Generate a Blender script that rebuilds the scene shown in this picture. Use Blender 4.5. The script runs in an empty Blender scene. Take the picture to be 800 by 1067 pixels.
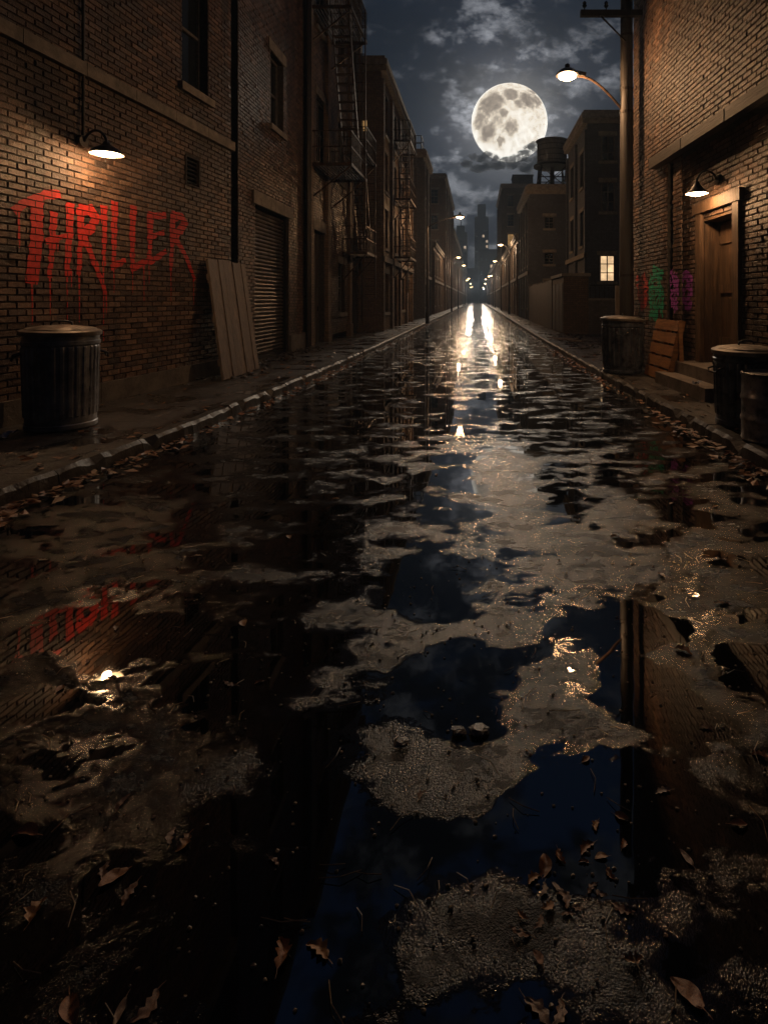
import bpy, math, random
from mathutils import Vector, Matrix, noise
random.seed(7)
R = math.radians
SC = bpy.context.scene
COL = SC.collection
V = Vector

# ------------------------------------------------------------------ camera numbers
CX, CY, FPX, EYE = 497.0, 312.0, 600.0, 1.45
def ray(px, py):
    return V(((px - CX) / FPX, 1.0, -(py - CY) / FPX))

# ------------------------------------------------------------------ node helper
class NT:
    def __init__(s, tree):
        s.t = tree; s.n = tree.nodes; s.l = tree.links
    def new(s, typ, **kw):
        nd = s.n.new(typ)
        for k, v in kw.items(): setattr(nd, k, v)
        return nd
    def put(s, sock, v):
        if hasattr(v, 'is_output'): s.l.new(v, sock)
        elif v is not None:
            if hasattr(sock.default_value, '__len__') and isinstance(v, (tuple, list)) and len(sock.default_value) == 4 and len(v) == 3: v = (*v, 1)
            sock.default_value = v
    def math(s, op, a, b=None, c=None, clamp=False):
        m = s.new('ShaderNodeMath', operation=op, use_clamp=clamp)
        s.put(m.inputs[0], a)
        if b is not None: s.put(m.inputs[1], b)
        if c is not None: s.put(m.inputs[2], c)
        return m.outputs[0]
    def vmath(s, op, a, b=None, scale=None):
        m = s.new('ShaderNodeVectorMath', operation=op)
        s.put(m.inputs[0], a)
        if b is not None: s.put(m.inputs[1], b)
        if scale is not None: s.put(m.inputs['Scale'], scale)
        return m.outputs['Value'] if op in ('LENGTH', 'DOT_PRODUCT', 'DISTANCE') else m.outputs[0]
    def step(s, x, a, b, lo=0.0, hi=1.0):
        m = s.new('ShaderNodeMapRange', interpolation_type='SMOOTHSTEP')
        s.put(m.inputs['Value'], x); s.put(m.inputs['From Min'], a); s.put(m.inputs['From Max'], b)
        s.put(m.inputs['To Min'], lo); s.put(m.inputs['To Max'], hi)
        return m.outputs[0]
    def noise(s, vec, scale, detail=3, rough=0.55, dist=0.0):
        m = s.new('ShaderNodeTexNoise')
        s.put(m.inputs['Vector'], vec); m.inputs['Scale'].default_value = scale
        m.inputs['Detail'].default_value = detail; m.inputs['Roughness'].default_value = rough
        m.inputs['Distortion'].default_value = dist
        return m.outputs['Fac']
    def noisec(s, vec, scale, detail=3):
        m = s.new('ShaderNodeTexNoise')
        s.put(m.inputs['Vector'], vec); m.inputs['Scale'].default_value = scale; m.inputs['Detail'].default_value = detail
        return m.outputs['Color']
    def voro(s, vec, scale, feature='F1', out='Distance', rnd=1.0):
        m = s.new('ShaderNodeTexVoronoi', feature=feature)
        s.put(m.inputs['Vector'], vec); m.inputs['Scale'].default_value = scale; m.inputs['Randomness'].default_value = rnd
        return m.outputs[out]
    def mix(s, f, a, b):
        m = s.new('ShaderNodeMix', data_type='RGBA')
        s.put(m.inputs[0], f); s.put(m.inputs[6], a); s.put(m.inputs[7], b)
        return m.outputs[2]
    def mixf(s, f, a, b):
        m = s.new('ShaderNodeMix', data_type='FLOAT')
        s.put(m.inputs[0], f); s.put(m.inputs[2], a); s.put(m.inputs[3], b)
        return m.outputs[0]
    def ramp(s, f, stops):
        m = s.new('ShaderNodeValToRGB')
        e = m.color_ramp.elements
        while len(e) < len(stops): e.new(0.5)
        for i, (p, c) in enumerate(stops): e[i].position = p; e[i].color = (*c, 1)
        s.put(m.inputs[0], f); return m.outputs[0]
    def bump(s, h, strength, dist, normal=None):
        m = s.new('ShaderNodeBump')
        s.put(m.inputs['Strength'], strength); s.put(m.inputs['Distance'], dist); s.put(m.inputs['Height'], h)
        if normal is not None: s.put(m.inputs['Normal'], normal)
        return m.outputs[0]
    def obj(s):
        return s.new('ShaderNodeTexCoord').outputs['Object']
    def xyz(s, v):
        m = s.new('ShaderNodeSeparateXYZ'); s.put(m.inputs[0], v); return m.outputs
    def vec(s, x, y, z=0.0):
        m = s.new('ShaderNodeCombineXYZ'); s.put(m.inputs[0], x); s.put(m.inputs[1], y); s.put(m.inputs[2], z); return m.outputs[0]

def newmat(name):
    m = bpy.data.materials.new(name); m.use_nodes = True
    t = NT(m.node_tree); b = t.n.get('Principled BSDF')
    return m, t, b
def plain(name, c1, c2, scale=6, rough=0.6, metal=0.0, bump=0.3, bdist=0.01, rvar=0.15, detail=5, stretch=None, spec=0.5):
    m, t, b = newmat(name)
    o = t.obj()
    if stretch:
        o = t.vmath('MULTIPLY', o, stretch)
    f = t.noise(o, scale, detail, 0.62)
    f2 = t.step(f, 0.32, 0.68)
    t.put(b.inputs['Base Color'], t.mix(f2, c1, c2))
    g = t.noise(o, scale * 2.7, 4)
    t.put(b.inputs['Roughness'], t.math('MULTIPLY_ADD', g, rvar * 2, rough - rvar))
    b.inputs['Metallic'].default_value = metal
    b.inputs['Specular IOR Level'].default_value = spec
    if bump:
        h = t.math('ADD', f, t.math('MULTIPLY', t.noise(o, scale * 6, 3), 0.4))
        t.put(b.inputs['Normal'], t.bump(h, bump, bdist))
    return m
def emis(name, col, strength):
    m, t, b = newmat(name)
    b.inputs['Base Color'].default_value = (*[c * .5 for c in col], 1)
    b.inputs['Emission Color'].default_value = (*col, 1)
    b.inputs['Emission Strength'].default_value = strength
    return m

# ------------------------------------------------------------------ materials
M = {}
def brick_geo(name, cols, seed):
    m, t, b = newmat(name)
    g = t.new('ShaderNodeNewGeometry')
    o = t.obj()
    rnd = g.outputs['Random Per Island']
    base = t.ramp(rnd, [(0.0, cols[0]), (0.3, cols[1]), (0.6, cols[2]), (0.85, cols[3]), (1.0, cols[4])])
    n1 = t.noise(o, 24, 6, 0.65)
    n2 = t.noise(t.vmath('ADD', o, (seed, 0, 0)), 0.55, 5, 0.6)
    c = t.mix(t.step(n1, 0.3, 0.75), t.mix(0.55, base, (0.03, 0.022, 0.018)), base)
    c = t.mix(t.step(n2, 0.42, 0.68, 0, 0.75), c, (0.04, 0.031, 0.026))       # soot in big patches
    n4 = t.noise(t.vmath('MULTIPLY', o, (2.2, 2.2, .22)), 1.5, 5, .6)
    c = t.mix(t.step(n4, .52, .66, 0, .7), c, (.022,.018,.015))              # run-down streaks of dirt
    n3 = t.noise(o, 5, 5, 0.7)
    c = t.mix(t.step(n3, 0.62, 0.78, 0, 0.5), c, (0.30, 0.25, 0.2))           # lime bloom
    t.put(b.inputs['Base Color'], c)
    t.put(b.inputs['Roughness'], t.math('MULTIPLY_ADD', n1, 0.45, 0.22))
    h = t.math('ADD', t.math('MULTIPLY', n1, 1.4), t.math('MULTIPLY', t.noise(o, 90, 3), 0.5))
    t.put(b.inputs['Normal'], t.bump(h, 0.9, 0.014))
    return m
M['brick_a'] = brick_geo('old brown brick', [(.075,.04,.025),(.15,.08,.048),(.29,.17,.105),(.125,.066,.04),(.045,.03,.023)], 3)
M['brick_b'] = brick_geo('dark brown brick', [(.07,.04,.026),(.14,.08,.05),(.25,.15,.098),(.11,.064,.042),(.04,.029,.023)], 11)
M['brick_c'] = brick_geo('tan brown brick', [(.10,.06,.037),(.19,.112,.068),(.31,.2,.125),(.16,.095,.058),(.06,.041,.031)], 23)
M['mortar'] = plain('sooty mortar', (.018,.015,.0125), (.05,.042,.034), 14, .85, 0, .8, .012)
def brick_tex(name, c1, c2, mort, rowh=0.075, bw=0.225):
    m, t, b = newmat(name)
    o = t.obj(); s = t.xyz(o)
    uv = t.vec(t.math('ADD', s[0], s[1]), s[2])
    br = t.new('ShaderNodeTexBrick')
    t.put(br.inputs['Vector'], uv)
    br.inputs['Scale'].default_value = 1.0
    br.inputs['Brick Width'].default_value = bw; br.inputs['Row Height'].default_value = rowh
    br.inputs['Mortar Size'].default_value = 0.008; br.inputs['Mortar Smooth'].default_value = 0.3
    br.inputs['Color1'].default_value = (*c1, 1); br.inputs['Color2'].default_value = (*c2, 1); br.inputs['Mortar'].default_value = (*mort, 1)
    n = t.noise(o, 0.5, 6, .65)
    n2 = t.noise(o, 9, 5, .65)
    c = t.mix(t.step(n, .42, .75, 0, .65), br.outputs['Color'], (.04, .034, .03))
    c = t.mix(t.step(n2, .35, .7, .45, 0), c, (.03, .025, .02))
    t.put(b.inputs['Base Color'], c)
    b.inputs['Roughness'].default_value = .7
    h = t.math('MULTIPLY_ADD', br.outputs['Fac'], -1.0, t.math('MULTIPLY', n2, 0.8))
    t.put(b.inputs['Normal'], t.bump(h, .9, .02))
    return m
M['bt_brown'] = brick_tex('brown brickwork', (.2,.12,.07), (.13,.08,.05), (.06,.05,.04))
M['bt_tan'] = brick_tex('tan brickwork', (.27,.17,.1), (.18,.115,.07), (.09,.075,.06))
M['bt_grey'] = brick_tex('grey brickwork', (.15,.13,.12), (.1,.09,.085), (.07,.06,.06))
M['bt_blue'] = brick_tex('cold dark brickwork', (.10,.115,.145), (.07,.08,.105), (.045,.05,.065))
M['stone'] = plain('weathered stone', (.13,.115,.095), (.24,.21,.175), 5, .7, 0, .6, .02)
M['plinth'] = plain('cracked render plinth', (.07,.06,.05), (.15,.13,.11), 4, .6, 0, .7, .02)
M['concrete'] = plain('worn concrete step', (.12,.1,.085), (.25,.21,.175), 5, .5, 0, .6, .015)
M['iron'] = plain('black iron', (.012,.011,.011), (.035,.026,.02), 14, .5, .5, .3, .004)
M['rust_iron'] = plain('rusting iron', (.022,.017,.014), (.10,.055,.03), 9, .55, .55, .4, .006)
M['pipe'] = plain('dark painted pipe', (.015,.014,.014), (.04,.03,.024), 12, .45, .3, .3, .004)
M['galv'] = plain('dull galvanised steel', (.13,.14,.16), (.36,.37,.39), 5, .36, .4, .35, .004)
M['galv_dark'] = plain('tarnished galvanised steel', (.03,.031,.034), (.085,.086,.09), 6, .42, .7, .35, .004)
M['lid'] = plain('dusty steel lid', (.13,.11,.09), (.3,.26,.22), 7, .5, .5, .4, .005)
M['drum'] = plain('scuffed silver drum steel', (.05,.053,.06), (.42,.42,.43), 7, .32, .45, .4, .006)
M['paintedcan'] = plain('black painted steel', (.03,.034,.042), (.13,.14,.16), 6, .3, .2, .35, .004)
def wood(name, c1, c2, c3, along=(14, 14, 1.2), rough=.62):
    m, t, b = newmat(name)
    o = t.vmath('MULTIPLY', t.obj(), along)
    n = t.noise(o, 1.6, 7, .68, .4)
    n2 = t.noise(t.obj(), 3.0, 5, .6)
    g = t.new('ShaderNodeNewGeometry').outputs['Random Per Island']
    c = t.mix(t.step(n, .32, .7), c1, c2)
    c = t.mix(t.math('MULTIPLY', t.step(n2, .4, .72), .7), c, c3)
    c = t.mix(t.math('MULTIPLY', g, .45), c, c1)
    t.put(b.inputs['Base Color'], c)
    t.put(b.inputs['Roughness'], t.math('MULTIPLY_ADD', n, .3, rough - .15))
    t.put(b.inputs['Normal'], t.bump(n, .8, .012))
    return m
M['board'] = wood('weathered grey brown boards', (.065,.044,.03), (.27,.195,.135), (.13,.095,.07))
M['doorwood'] = wood('old door timber', (.045,.026,.014), (.21,.12,.062), (.075,.043,.024))
M['pallet'] = wood('orange stained planks', (.16,.075,.03), (.42,.2,.075), (.3,.13,.05), along=(2, 2, 14))
M['polewood'] = wood('tarred pole timber', (.018,.0145,.012), (.055,.044,.036), (.03,.024,.02))
M['beam'] = wood('dark timber beam', (.03,.024,.02), (.09,.07,.055), (.05,.042,.035), along=(1, 1.2, 14))
M['planks'] = wood('dark fence boards', (.05,.042,.035), (.14,.115,.09), (.09,.075,.06))
M['glass'], t, b = newmat('dark window glass')
b.inputs['Base Color'].default_value = (.012,.016,.022,1)
t.put(b.inputs['Roughness'], t.math('MULTIPLY_ADD', t.noise(t.obj(), 3, 4), .2, .02))
b.inputs['IOR'].default_value = 1.7
t.put(b.inputs['Normal'], t.bump(t.noise(t.obj(), 1.3, 2), .15, .05))
M['frame'] = plain('flaking window frame', (.05,.048,.045), (.12,.11,.1), 10, .6, 0, .4, .005)
M['shutter'] = plain('rusting steel shutter', (.055,.045,.037), (.17,.14,.115), 3.5, .45, .6, .3, .004)
M['enamel'] = plain('chipped dark enamel', (.025,.024,.023), (.07,.055,.045), 14, .4, .5, .2, .003)
M['enamel_white'] = plain('yellowed white enamel', (.5,.46,.38), (.7,.66,.56), 14, .4, 0, .1, .003)
M['paper'] = plain('crumpled paper', (.3,.34,.42), (.45,.48,.54), 8, .7, 0, .3, .004)
M['tank'] = plain('weathered tank staves', (.06,.065,.07), (.14,.145,.15), 3, .65, 0, .5, .02, stretch=(6, 6, .6))
M['roof'] = plain('roof felt', (.03,.03,.03), (.06,.058,.055), 3, .8, 0, .3, .01)
WARM = (1.0, .555, .265)
M['bulb'] = emis('lit lamp glass', (1.0, .72, .42), 30)
M['bulb_small'] = emis('lit bulb', (1.0, .70, .40), 22)
M['bulb_far'] = emis('lit street lamp glass', (1.0, .62, .3), 14)
def litpane(name, c, s):
    m, t, b = newmat(name)
    n = t.noise(t.obj(), 2.2, 4)
    b.inputs['Base Color'].default_value = (.1,.08,.06,1)
    t.put(b.inputs['Emission Color'], t.mix(t.step(n, .35, .65), [x * .55 for x in c], c))
    b.inputs['Emission Strength'].default_value = s
    return m
M['lit'] = litpane('lit window glass', (1.0, .66, .36), 1.3)
M['lit_dim'] = litpane('dimly lit window glass', (1.0, .55, .2), .35)
M['lit_far'] = litpane('distant lit window glass', (1.0, .74, .5), 1.0)
M['lit_white'] = litpane('white lit window glass', (.9, .95, 1.0), 1.5)

def graffiti_mat(name, c, c2):
    m, t, b = newmat(name)
    uv = t.new('ShaderNodeUVMap').outputs[0]
    o = t.obj()
    br = t.new('ShaderNodeTexBrick'); t.put(br.inputs['Vector'], uv)
    br.inputs['Scale'].default_value = 1; br.inputs['Brick Width'].default_value = .225; br.inputs['Row Height'].default_value = .075
    br.inputs['Mortar Size'].default_value = .0075; br.inputs['Mortar Smooth'].default_value = .2
    n = t.noise(o, 20, 6, .7); n2 = t.noise(o, 3.5, 4, .6)
    t.put(b.inputs['Base Color'], t.mix(t.step(n, .3, .7), c2, c))
    b.inputs['Roughness'].default_value = .5
    wear = t.math('MULTIPLY', t.step(t.math('ADD', n, t.math('MULTIPLY', n2, .5)), .42, .60), 1.0)
    a = t.math('MULTIPLY', t.math('SUBTRACT', 1.0, t.math('MULTIPLY', br.outputs['Fac'], .85)), t.math('MULTIPLY_ADD', wear, .75, .25))
    t.put(b.inputs['Alpha'], a)
    t.put(b.inputs['Normal'], t.bump(n, .6, .01))
    return m
M['red'] = graffiti_mat('red spray paint', (.64,.032,.018), (.4,.017,.012))
M['red2'] = graffiti_mat('dull red spray paint', (.75,.07,.045), (.5,.04,.03))
M['green'] = graffiti_mat('green spray paint', (.03,.5,.28), (.02,.32,.18))
M['purple'] = graffiti_mat('purple spray paint', (.5,.12,.56), (.34,.08,.4))

# --- road
def road_mat():
    m, t, b = newmat('wet broken asphalt')
    o = t.obj(); s = t.xyz(o); x, y = s[0], s[1]
    warp = t.vmath('MULTIPLY', t.vmath('SUBTRACT', t.noisec(o, 5.0, 4), (.5,.5,.5)), (.16,.16,0))
    p = t.vmath('ADD', o, warp)
    # long-wave level of the surface: low places hold water
    lev = t.noise(t.vmath('MULTIPLY', p, (.8, 1.2, 1)), 3.1, 9, .62)
    def hollow(cx, cy, rx, ry, a):
        d = t.vmath('LENGTH', t.vmath('MULTIPLY', t.vmath('SUBTRACT', p, (cx, cy, 0)), (1/rx, 1/ry, 0)))
        return t.math('MULTIPLY', t.step(d, .35, 1.25, 1, 0), a)
    acc = lev
    for h in [(-.05,2.18,.26,.3,.20),(.30,1.60,.30,.22,.24),(-.42,1.42,.26,.3,.16),(-.25,2.95,.28,.4,.13),(.62,2.55,.26,.26,.2),(.62,2.15,.2,.2,.12),
              (-.85,2.3,.35,.28,.10),(1.15,2.25,.25,.2,.16),(-1.55,2.45,.4,.25,.16),(-.25,4.6,.3,.8,.08),(-.35,7.5,.5,1.6,.06),(.3,7.2,.7,1.8,.06),(.7,12,1.0,5,.05),(-.9,10,.9,4,.05)]:
        acc = t.math('SUBTRACT', acc, hollow(*h))
    for h in [(.55,3.3,.40,.7,.10),(.28,2.0,.2,.12,.12),(-.1,1.75,.25,.16,.14),(.0,1.35,.22,.12,.12),(.25,1.27,.2,.12,.1),(-.35,2.45,.35,.22,.08),(1.0,3.9,.3,.7,.05),(.25,4.75,.34,.75,.08),(-2.46,3.8,.5,.5,.10),(-1.95,3.0,.35,.3,.10),(-1.2,5.2,.25,.6,.08),(1.25,2.9,.3,.4,.06)]:
        acc = t.math('ADD', acc, hollow(*h))
    fine = t.noise(o, 38, 4, .6)
    lvl = t.math('ADD', acc, t.math('MULTIPLY', t.math('SUBTRACT', fine, .5), .07))
    lvl = t.math('ADD', lvl, t.math('MULTIPLY', t.math('SUBTRACT', t.noise(t.vmath('MULTIPLY', o, (.7, 1.0, 1)), 9, 7, .66), .5), .19))
    lvl = t.math('ADD', lvl, t.math('MULTIPLY', t.math('SUBTRACT', .4, t.voro(o, 70, 'F1')), .018))
    WL = .475
    water = t.step(lvl, WL - .010, WL + .012, 1, 0)          # standing water
    film = t.step(lvl, WL - .004, WL + .12, 1, 0)                  # wet margin
    # aggregate
    agg = t.voro(o, 290, 'F1'); agg2 = t.voro(o, 150, 'F1'); grit = t.noise(o, 430, 3, .7)
    mid = t.noise(o, 11, 5, .62)
    crack_p = t.vmath('ADD', o, t.vmath('MULTIPLY', t.vmath('SUBTRACT', t.noisec(o, 2.3, 5), (.5,.5,.5)), (.7,.7,0)))
    cr = t.voro(crack_p, .75, 'DISTANCE_TO_EDGE')
    crn = t.noise(o, 1.1, 2)
    crack = t.math('MULTIPLY', t.step(cr, .004, .022, 1, 0), t.step(crn, .45, .6))
    h = t.math('ADD', t.math('MULTIPLY', agg, -.8), t.math('MULTIPLY', agg2, -.75))
    h = t.math('ADD', h, t.math('MULTIPLY', grit, .45))
    h = t.math('ADD', h, t.math('MULTIPLY', mid, 1.7))
    h = t.math('ADD', h, t.math('MULTIPLY', t.noise(o, 28, 4, .6), .5))
    h = t.math('SUBTRACT', h, t.math('MULTIPLY', crack, 2.0))
    h = t.math('ADD', h, t.math('MULTIPLY', t.math('MINIMUM', lvl, .62), 5.0))
    dry = t.math('SUBTRACT', 1.0, water)
    gl = t.step(t.noise(t.vmath('MULTIPLY', o, (.8, 1.3, 1)), 4.5, 8, .70), .38, .62)
    amp = t.math('MULTIPLY', dry, t.math('MULTIPLY_ADD', film, -.72, 1.0))
    rip = t.noise(o, 3.2, 2)
    nb = t.bump(h, t.math('MULTIPLY', t.math('MULTIPLY', amp, t.mixf(gl, .45, 1.0)), .9), .0026)
    nb = t.bump(rip, t.math('MULTIPLY', water, .05), .01, nb)
    t.put(b.inputs['Normal'], nb)
    tone = t.noise(o, 3.0, 8, .68)
    stone = t.voro(o, 290, 'F1', 'Color')
    sg = t.new('ShaderNodeRGBToBW'); t.put(sg.inputs[0], stone)
    c = t.mix(t.step(sg.outputs[0], .35, .95), (.0025,.0022,.002), (.024,.020,.0165))
    c = t.mix(t.step(tone, .35, .7), c, (.006,.0055,.005))
    c = t.mix(t.math('MULTIPLY', crack, .85), c, (.006,.005,.005))
    c = t.mix(t.math('MULTIPLY', film, .45), c, (.012,.011,.01))
    c = t.mix(water, c, (.004,.0045,.005))
    t.put(b.inputs['Base Color'], c)
    rdry = t.mixf(gl, .12, .34)
    rdry = t.mixf(film, rdry, .06)
    t.put(b.inputs['Roughness'], t.mixf(water, rdry, .02))
    t.put(b.inputs['IOR'], t.mixf(water, t.mixf(gl, 1.50, 1.27), 1.75))
    return m
M['road'] = road_mat()
def pave_mat():
    m, t, b = newmat('wet flagstones')
    o = t.obj(); s = t.xyz(o)
    p = t.vmath('ADD', o, t.vmath('MULTIPLY', t.vmath('SUBTRACT', t.noisec(o, 6, 4), (.5,.5,.5)), (.12,.12,0)))
    lev = t.noise(p, 1.5, 6, .58)
    water = t.step(lev, .415, .43, 1, 0); film = t.step(lev, .42, .56, 1, 0)
    br = t.new('ShaderNodeTexBrick'); t.put(br.inputs['Vector'], t.vec(s[1], s[0]))
    br.inputs['Scale'].default_value = 1; br.inputs['Brick Width'].default_value = 1.25; br.inputs['Row Height'].default_value = .9
    br.inputs['Mortar Size'].default_value = .012; br.inputs['Mortar Smooth'].default_value = .4
    joint = br.outputs['Fac']
    n1 = t.noise(o, 9, 6, .65); n2 = t.noise(o, 60, 4, .6)
    c = t.mix(t.step(n1, .3, .7), (.02,.017,.0145), (.065,.055,.046))
    c = t.mix(t.math('MULTIPLY', film, .55), c, (.018,.016,.014))
    c = t.mix(t.math('MULTIPLY', joint, .8), c, (.015,.013,.012))
    t.put(b.inputs['Base Color'], c)
    h = t.math('ADD', t.math('MULTIPLY', n1, 2.2), t.math('MULTIPLY', n2, .6))
    h = t.math('SUBTRACT', h, t.math('MULTIPLY', joint, 1.2))
    h = t.math('ADD', h, t.math('MULTIPLY', lev, 3.0))
    t.put(b.inputs['Normal'], t.bump(h, t.math('MULTIPLY_ADD', water, -.8, .85), .01))
    t.put(b.inputs['Roughness'], t.mixf(water, t.mixf(film, .5, .24), .05))
    b.inputs['IOR'].default_value = 1.6
    return m
M['pave'] = pave_mat()
M['kerb'] = plain('worn kerb stone', (.009,.008,.007), (.05,.043,.036), 7, .5, 0, .8, .016)
M['leaf'] = []
for i, (a, c) in enumerate([((.15,.06,.02),(.42,.17,.055)), ((.12,.055,.025),(.32,.15,.065)), ((.24,.1,.028),(.52,.26,.08)), ((.2,.12,.07),(.46,.3,.18))]):
    M['leaf'].append(plain('dead leaf %s' % 'abcd'[i], a, c, 30, .45, 0, .4, .003))
M['twig'] = plain('dry straw', (.16,.1,.05), (.3,.2,.1), 20, .5, 0, .2, .002)
M['rubble'] = plain('wet rubble', (.025,.022,.02), (.09,.075,.06), 20, .35, 0, .8, .01)

# ------------------------------------------------------------------ mesh builder
class MB:
    def __init__(s): s.v = []; s.f = []; s.m = []; s.uv = None
    def add(s, verts, faces, mat=0):
        k = len(s.v); s.v.extend([tuple(p) for p in verts])
        for f in faces: s.f.append(tuple(i + k for i in f)); s.m.append(mat)
        return s
    def hexa(s, c, mat=0):
        return s.add(c, [(0,3,2,1),(4,5,6,7),(0,1,5,4),(1,2,6,5),(2,3,7,6),(3,0,4,7)], mat)
    def box(s, x0, x1, y0, y1, z0, z1, mat=0):
        return s.hexa([(x0,y0,z0),(x1,y0,z0),(x1,y1,z0),(x0,y1,z0),(x0,y0,z1),(x1,y0,z1),(x1,y1,z1),(x0,y1,z1)], mat)
    def bar(s, a, b, w, d=None, up=(0,0,1), mat=0):
        a, b = V(a), V(b); d = d or w
        ax = (b - a).normalized(); u = V(up)
        if abs(ax.dot(u)) > .95: u = V((0,1,0))
        x = ax.cross(u).normalized() * w / 2; y = x.cross(ax).normalized() * d / 2
        return s.hexa([a-x-y, a+x-y, a+x+y, a-x+y, b-x-y, b+x-y, b+x+y, b-x+y], mat)
    def tube(s, pts, r, n=8, mat=0, cap=True):
        pts = [V(p) for p in pts]; rr = r if isinstance(r, (list, tuple)) else [r] * len(pts)
        k = len(s.v); prev = None
        for i, p in enumerate(pts):
            d = (pts[min(i+1, len(pts)-1)] - pts[max(i-1, 0)]).normalized()
            if prev is None:
                u = V((0,0,1)) if abs(d.z) < .9 else V((0,1,0))
                x = d.cross(u).normalized()
            else:
                x = (prev - d * prev.dot(d)).normalized()
            prev = x; y = d.cross(x)
            for j in range(n):
                a = 2 * math.pi * j / n
                s.v.append(tuple(p + (x * math.cos(a) + y * math.sin(a)) * rr[i]))
        for i in range(len(pts) - 1):
            for j in range(n):
                s.f.append((k+i*n+j, k+i*n+(j+1)%n, k+(i+1)*n+(j+1)%n, k+(i+1)*n+j)); s.m.append(mat)
        if cap:
            s.f.append(tuple(k + j for j in range(n))[::-1]); s.m.append(mat)
            e = k + (len(pts)-1) * n
            s.f.append(tuple(e + j for j in range(n))); s.m.append(mat)
        return s
    def lathe(s, prof, n=32, c=(0,0,0), mat=0, mod=None, mats=None):
        k = len(s.v)
        for i, (r, z) in enumerate(prof):
            for j in range(n):
                a = 2 * math.pi * j / n
                q = r * (mod(a, i, z) if mod else 1)
                s.v.append((c[0] + q * math.cos(a), c[1] + q * math.sin(a), c[2] + z))
        for i in range(len(prof) - 1):
            for j in range(n):
                s.f.append((k+i*n+j, k+i*n+(j+1)%n, k+(i+1)*n+(j+1)%n, k+(i+1)*n+j)); s.m.append(mats[i] if mats else mat)
        return s
    def build(s, name, mats, parent=None, smooth=None):
        me = bpy.data.meshes.new(name)
        me.from_pydata(s.v, [], s.f)
        for m in (mats if isinstance(mats, (list, tuple)) else [mats]): me.materials.append(m)
        me.polygons.foreach_set('material_index', s.m)
        if s.uv:
            ul = me.uv_layers.new(name='UVMap')
            for lp in me.loops: ul.data[lp.index].uv = s.uv[lp.vertex_index]
        if smooth is not None:
            me.polygons.foreach_set('use_smooth', [True] * len(me.polygons))
            me.set_sharp_from_angle(angle=R(smooth))
        me.update()
        o = bpy.data.objects.new(name, me); COL.objects.link(o)
        if parent is not None:
            o.parent = parent
            if parent.parent is None: o.matrix_parent_inverse = Matrix.Translation(-parent.location)
        return o
def tag(o, label=None, cat=None, group=None, kind=None):
    if label: o['label'] = label
    if cat: o['category'] = cat
    if group: o['group'] = group
    if kind: o['kind'] = kind
    return o
def empty(name, loc, label, cat, group=None):
    o = bpy.data.objects.new(name, None); COL.objects.link(o)
    o.location = loc; o.empty_display_size = .2
    return tag(o, label, cat, group)
def copy_tree(o, parent=None):
    c = o.copy(); COL.objects.link(c)
    if parent is not None: c.parent = parent
    for ch in o.children: copy_tree(ch, c)
    return c
def point(loc, power, radius, col=WARM, name='lamp_light', parent=None, spot=None, blend=.6):
    l = bpy.data.lights.new(name, 'SPOT' if spot else 'POINT')
    l.energy = power; l.shadow_soft_size = radius; l.color = col
    if spot: l.spot_size = R(spot); l.spot_blend = blend
    o = bpy.data.objects.new(name, l); COL.objects.link(o); o.location = loc
    if parent is not None:
        o.parent = parent; o.matrix_parent_inverse = Matrix.Translation(-parent.location)
    return o

# ------------------------------------------------------------------ facades
class Facade:
    def __init__(s, a, b, N):
        s.O = V((a[0], a[1], 0)); d = V((b[0]-a[0], b[1]-a[1], 0)); s.L = d.length; s.U = d.normalized()
        n = V((-s.U.y, s.U.x, 0)); s.N = n if n.dot(V((N[0], N[1], 0))) > 0 else -n
    def P(s, u, n, z): return s.O + s.U * u + s.N * n + V((0,0,z))
    def hit(s, px, py, n=0.0):
        d = ray(px, py); e = V((0,0,EYE)); o = s.O + s.N * n
        k = (o - e).dot(s.N) / d.dot(s.N); p = e + d * k
        return (p - s.O).dot(s.U), p.z
    def shift(s, n):
        f = Facade.__new__(Facade); f.O = s.O + s.N * n; f.U = s.U; f.N = s.N; f.L = s.L; return f
    def box(s, mb, u0, u1, n0, n1, z0, z1, mat=0):
        mb.hexa([s.P(u0,n0,z0), s.P(u1,n0,z0), s.P(u1,n1,z0), s.P(u0,n1,z0), s.P(u0,n0,z1), s.P(u1,n0,z1), s.P(u1,n1,z1), s.P(u0,n1,z1)], mat)
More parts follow.
